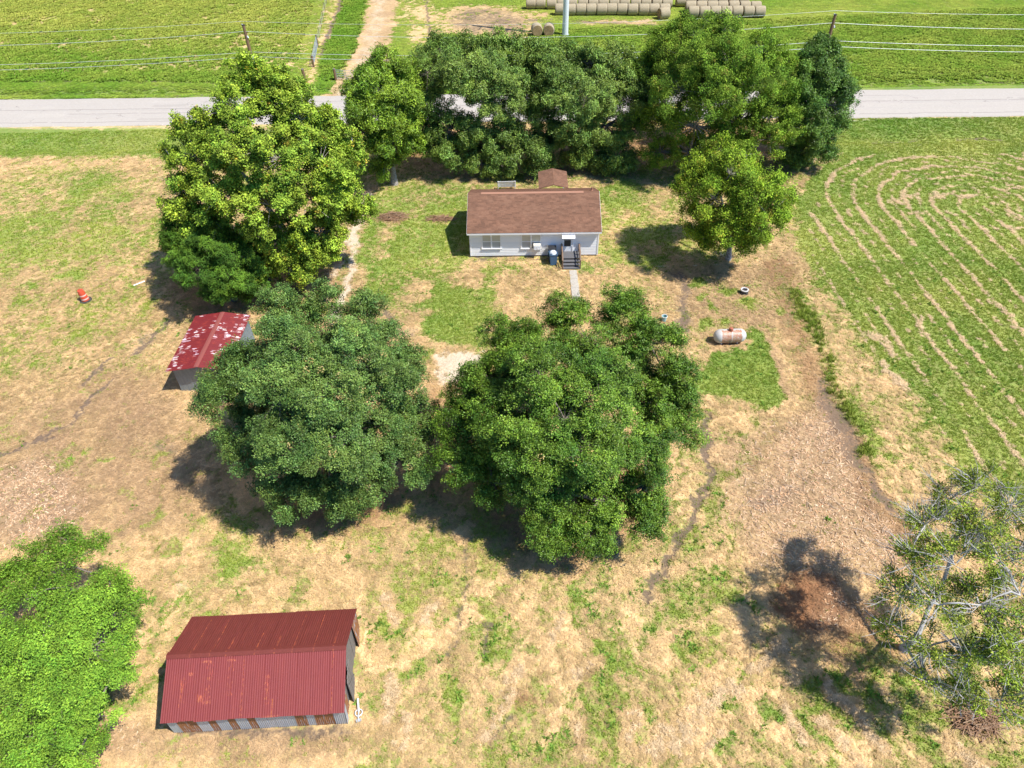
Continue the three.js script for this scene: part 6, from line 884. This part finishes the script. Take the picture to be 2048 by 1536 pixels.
{
  const t = thing('bench', 'white slatted bench in the grass behind the house', 'bench', [-0.05, 0, -59.6], 0);
  for (let k = 0; k < 5; k++) { mesh('seat_slat', [box(1.7, 0.03, 0.09, 0, 0.45, -0.2 + k * 0.11)], M.trim, t); mesh('back_slat', [box(1.7, 0.09, 0.03, 0, 0.55 + k * 0.115, 0.3 + k * 0.025, 0.2)], M.trim, t); }
  for (const x of [-0.78, 0.78]) { mesh('leg', [box(0.07, 0.45, 0.07, x, 0.22, -0.2)], M.trim, t); mesh('leg', [beam(V3(x, 0, 0.26), V3(x, 1.08, 0.44), 0.07, 0.07)], M.trim, t); mesh('armrest', [box(0.08, 0.04, 0.6, x, 0.68, 0.05)], M.trim, t); }
}
function brushPile(label, [x, z], rx, rz, hgt, n, s) {
  const keep = seed; seed = s; const m = new MB();
  for (let i = 0; i < n; i++) { const a = rnd() * 6.283, d = Math.sqrt(rnd()), c = V3(Math.cos(a) * d * rx, rr(0.03, hgt) * (1 - d * 0.7), Math.sin(a) * d * rz), q = rnd() * 6.283, l = rr(0.3, 0.9), e = V3(Math.cos(q) * l, rr(-0.12, 0.25) * l, Math.sin(q) * l * 0.6); const p0 = c.clone().sub(e), p1 = c.clone().add(e); p0.y = Math.max(0.02, p0.y); p1.y = Math.max(0.02, p1.y); m.tube([p0, c.clone().add(V3(rr(-0.05, 0.05), 0.03, rr(-0.05, 0.05))), p1], [0.025, 0.02, 0.008], 4); }
  seed = keep; const o = mesh('brush_pile', m.geo(), std({ map: mottled([0.26, 0.14, 0.08], [0.38, 0.26, 0.16], 1.3), roughness: 1 })); o.position.set(x, 0, z); tag(o, label, 'brush pile', 'brush piles in the yard', 'stuff');
}
brushPile('rusty brown heap of cut brush in the grass near the drive', [-10.2, -54.9], 1.1, 0.7, 0.5, 150, 71);
brushPile('greyer heap of sticks and a pale log close to the house end', [-5.8, -54.3], 1.0, 0.45, 0.35, 110, 72);
brushPile('dry brown brush tangled below the bare-branched tree at the lower right', [19.0, -11.2], 1.0, 0.7, 0.45, 160, 73);
{
  const m = new MB(); const keep = seed; seed = 404; for (let i = 0; i < 260; i++) { const x = rr(12, 19.5), z = rr(-30, -17), s = ground(x, z); if (s.chip < 0.35) continue; const a = rnd() * 6.283, l = rr(0.15, 0.6); m.tube([V3(x, 0.03, z), V3(x + Math.cos(a) * l * 0.5, rr(0.03, 0.09), z + Math.sin(a) * l * 0.5), V3(x + Math.cos(a) * l, 0.03, z + Math.sin(a) * l)], [0.018, 0.016, 0.008], 4); } seed = keep;
  tag(mesh('fallen_sticks', m.geo(), std({ map: mottled([0.58, 0.45, 0.33], [0.3, 0.2, 0.13], 1.3), roughness: 1 })), 'pale sticks scattered over the chipped clearing at right', 'sticks', null, 'stuff');
}
// ------------------------------------------------------------------ hay bales beyond the road
{
  const side = dataTex(512, 256, (x, y, o) => { const f = ns(NC, x / 512 * 0.3, y / 256 * 1.6), g = ns(NA, x / 512, y / 256), b = Math.sin((x / 512) * 6.283 * 22) * 0.06, v = 0.68 + 0.55 * f * 0.7 + 0.3 * (g - 0.5) + b; o[0] = 0.42 * v; o[1] = 0.345 * v; o[2] = 0.225 * v; });
  const end = canvasTex(256, 256, (c, w, h) => { const keep = seed; seed = 61; c.fillStyle = '#9a805a'; c.fillRect(0, 0, w, h); for (let i = 0; i < 2600; i++) { const r = Math.sqrt(rnd()) * 126, a = rnd() * 6.283; c.strokeStyle = rnd() < 0.5 ? `rgba(84,62,38,${0.45 * rnd()})` : `rgba(206,178,132,${0.45 * rnd()})`; c.lineWidth = 1 + rnd(); c.beginPath(); c.arc(128, 128, r, a, a + 0.25 + rnd() * 0.6); c.stroke(); } seed = keep; });
  const sm = std({ map: side, bumpMap: side, bumpScale: 0.04, roughness: 1 }), em = std({ map: end, bumpMap: end, bumpScale: 0.05, roughness: 1 });
  const prof = [[0.0, -0.79], [0.7, -0.785], [0.78, -0.72], [0.81, -0.5], [0.8, 0], [0.81, 0.5], [0.78, 0.72], [0.7, 0.785], [0, 0.79]];
  const roll = new THREE.LatheGeometry(prof.slice(1, 8).map(([r, y]) => new THREE.Vector2(r, y * 0.99)), 28), p = roll.attributes.position; for (let i = 0; i < p.count; i++) { const k = 1 + 0.03 * (ns(NA, Math.atan2(p.getX(i), p.getZ(i)) / 6.283, p.getY(i) * 0.2) - 0.5); p.setX(i, p.getX(i) * k); p.setZ(i, p.getZ(i) * k); } { const uv = roll.attributes.uv; for (let i = 0; i < uv.count; i++) uv.setXY(i, uv.getY(i), uv.getX(i) * 3); } roll.computeVertexNormals(); roll.rotateZ(Math.PI / 2);
  const disc = new THREE.CircleGeometry(0.71, 28); disc.rotateY(Math.PI / 2); disc.translate(0.783, 0, 0); const disc2 = new THREE.CircleGeometry(0.71, 28); disc2.rotateY(-Math.PI / 2); disc2.translate(-0.783, 0, 0);
  const ord = ['first', 'second', 'third', 'fourth', 'fifth', 'sixth', 'seventh', 'eighth', 'ninth', 'tenth', 'eleventh', 'twelfth', 'thirteenth', 'fourteenth'];
  const bale = (label, x, z, turn) => { seed = (x * 131 + z * 17) | 0; const b = thing('hay_bale', label, 'hay bale', [x, groundY(x, z) + 0.78, z], turn + rr(-0.05, 0.05), 'round hay bales beyond the road'); const r = mesh('roll', roll, sm, b); r.rotation.x = rr(0, 6.28); const e = mesh('end_face', disc, em, b); e.rotation.x = rr(0, 6); mesh('end_face', disc2, em, b); return b; };
  const rowOf = (n, x0, z0, x1, z1, where) => { for (let k = 0; k < n; k++) { const t = k / (n - 1); bale(`round hay bale, ${ord[k]} from the left in the ${where}`, lerp(x0, x1, t) + rr(-0.06, 0.06), lerp(z0, z1, t) + rr(-0.12, 0.12), -0.06); } };
  rowOf(14, 4.5, -121.8, 26.0, -120.0, 'back row of the left stack'); rowOf(11, 8.9, -117.9, 25.0, -116.5, 'front row of the left stack'); rowOf(7, 29.1, -114.7, 38.9, -113.9, 'front row of the right stack'); rowOf(7, 29.2, -117.6, 39.0, -116.7, 'middle row of the right stack'); rowOf(7, 28.4, -121.1, 38.2, -120.2, 'back row of the right stack');
  bale('lone round hay bale lying just in front of the left stack', 24.5, -114.4, 0.25);
  bale('left of two round hay bales showing their ends beside the steel pole', 4.85, -107.6, Math.PI / 2 + 0.1); bale('right of two round hay bales showing their ends beside the steel pole', 6.6, -107.5, Math.PI / 2 - 0.05);
}
// ------------------------------------------------------------------ poles, wires, gates
function woodPole(label, x, z, hgt, lean) {
  const p = thing('utility_pole', label, 'pole', [x, groundY(x, z) - 0.1, z], 0, 'wooden utility poles beyond the road'); const g = new THREE.CylinderGeometry(0.17, 0.23, hgt + 0.1, 14, 4); g.translate(0, (hgt + 0.1) / 2, 0); mesh('shaft', [g], M.pole, p);
  mesh('pole_cap', [new THREE.CylinderGeometry(0.18, 0.18, 0.1, 14).translate(0, hgt + 0.14, 0)], M.rubber, p); mesh('insulator', [new THREE.CylinderGeometry(0.05, 0.07, 0.22, 10).translate(-0.12, hgt + 0.16, 0)], M.ceramic, p);
  for (const y of [hgt - 1.1, hgt - 3.3, hgt - 3.95]) mesh('insulator', [new THREE.CylinderGeometry(0.07, 0.09, 0.24, 10).rotateZ(0.3).translate(0.2, y, 0.12), bar(V3(0, y - 0.05, 0), V3(0.2, y, 0.12), 0.03)], M.ceramic, p);
  mesh('bracket', [box(0.12, 0.3, 0.2, 0.12, hgt - 3.4, 0.14)], M.ceramic, p); p.rotation.z = lean; return p;
}
woodPole('brown wooden utility pole rising behind the yellow-green tree', -30.15, -87, 7.8, 0); woodPole('dark wooden utility pole beside the dark tree at right', 38.25, -86, 7.55, 0);
const spans = [['top', [-30.2, 8.0, -87], [38.2, 7.85, -86], 0.85, [-96, 8.0, -88], [104, 7.4, -85]], ['second', [-30.1, 6.95, -86.9], [38.2, 6.6, -85.9], 1.1, [-96, 6.9, -88], [104, 6.0, -85]], ['third', [-30.05, 4.72, -86.85], [38.9, 4.65, -85.9], 0.95, [-96, 4.6, -88], [104, 4.0, -85]], ['lowest', [-29.95, 4.2, -86.85], [39.4, 4.0, -85.9], 0.95, [-96, 3.9, -88], [104, 3.3, -85]]];
for (const [which, a, b, sag, l, r] of spans) {
  const m = new MB(); for (const [p, q, s] of [[a, b, sag], [l, a, sag * 0.9], [b, r, sag * 0.9]]) { const pts = []; for (let k = 0; k <= 24; k++) { const t = k / 24; pts.push(V3(lerp(p[0], q[0], t), lerp(p[1], q[1], t) - s * 4 * t * (1 - t), lerp(p[2], q[2], t))); } m.tube(pts, pts.map(() => (which === 'top' ? 0.012 : 0.018)), 5); }
  tag(mesh('power_line', m.geo(), M.wire), `${which} of the four pale wires strung between the wooden poles`, 'power line', 'wires on the utility poles');
}
{
  const p = thing('steel_pole', 'thick white steel transmission pole cut off by the top edge', 'pole', [8.95, -0.1, -107.2]); const g = new THREE.CylinderGeometry(0.3, 0.44, 23.5, 24, 1); g.translate(0, 11.75, 0); mesh('shaft', [g], M.steel, p); mesh('base_flange', [new THREE.CylinderGeometry(0.6, 0.62, 0.18, 24).translate(0, 0.16, 0)], M.galv, p);
  for (const y of [14.5, 18, 21.5]) mesh('arm', [bar(V3(0, y, 0.2), V3(-0.1, y + 0.35, 1.9), 0.1, 0.06)], M.steel, p);
}
function pipeGate(label, [ax, az], [bx, bz], hgt, bars) {
  const t = thing('pipe_gate', label, 'gate', [(ax + bx) / 2, 0, (az + bz) / 2], 0, 'pipe gates beyond the road'), A = V3(ax - (ax + bx) / 2, 0, az - (az + bz) / 2), B = V3(bx - (ax + bx) / 2, 0, bz - (az + bz) / 2), at = (k, y) => A.clone().lerp(B, k).setY(y);
  for (let i = 0; i < bars; i++) { const y = lerp(0.2, hgt, i / (bars - 1)); mesh('rail', [bar(at(0, y), at(1, y), 0.028)], M.gate, t); } for (const k of [0, 0.33, 0.66, 1]) mesh('upright', [bar(at(k, 0.16), at(k, hgt + 0.02), 0.03)], M.gate, t);
}
pipeGate('long grey pipe gate standing open along the field fence', [-25.4, -96.4], [-26.5, -104.6], 1.35, 6); pipeGate('pale pipe gate closed across the dirt track', [-21.3, -90.6], [-17.75, -89.9], 1.25, 6);
const post = (label, x, z, h, r, lean = 0) => { const g = new THREE.CylinderGeometry(r * 0.92, r, h, 12, 2); g.translate(0, h / 2, 0); const o = thing('fence_post', label, 'post', [x, -0.08, z], 0, 'wooden posts by the gates'); mesh('shaft', [g], M.pole, o); mesh('post_top', [new THREE.CylinderGeometry(r * 0.8, r * 0.95, 0.05, 12).translate(0, h + 0.02, 0)], M.plank, o); o.rotation.z = lean; };
post('thick brown post standing alone on the verge left of the track', -25.1, -89.6, 1.85, 0.2, 0.04); post('brown gate post at the left end of the closed gate', -21.5, -90.65, 1.45, 0.17); post('brown gate post at the right end of the closed gate, by the tree', -17.5, -89.8, 1.45, 0.15); post('brown post at the near end of the open gate', -25.35, -95.9, 1.5, 0.15); post('brown post at the far end of the open gate', -26.55, -105, 1.5, 0.13);
{
  const f = thing('wire_fence', 'thin wire fence running back from the open gate along the field', 'fence', [-26.6, 0, -105]); for (let k = 1; k <= 6; k++) mesh('stake', [bar(V3(-0.14 * k * 4, 0, -4.5 * k), V3(-0.14 * k * 4, 1.2, -4.5 * k), 0.04)], M.pole, f); for (let i = 0; i < 4; i++) mesh('strand', [bar(V3(0, 0.3 + i * 0.27, 0), V3(-3.4, 0.3 + i * 0.27, -27), 0.008, 0.008, 5)], M.wire, f);
}
renderer.render(scene, camera);
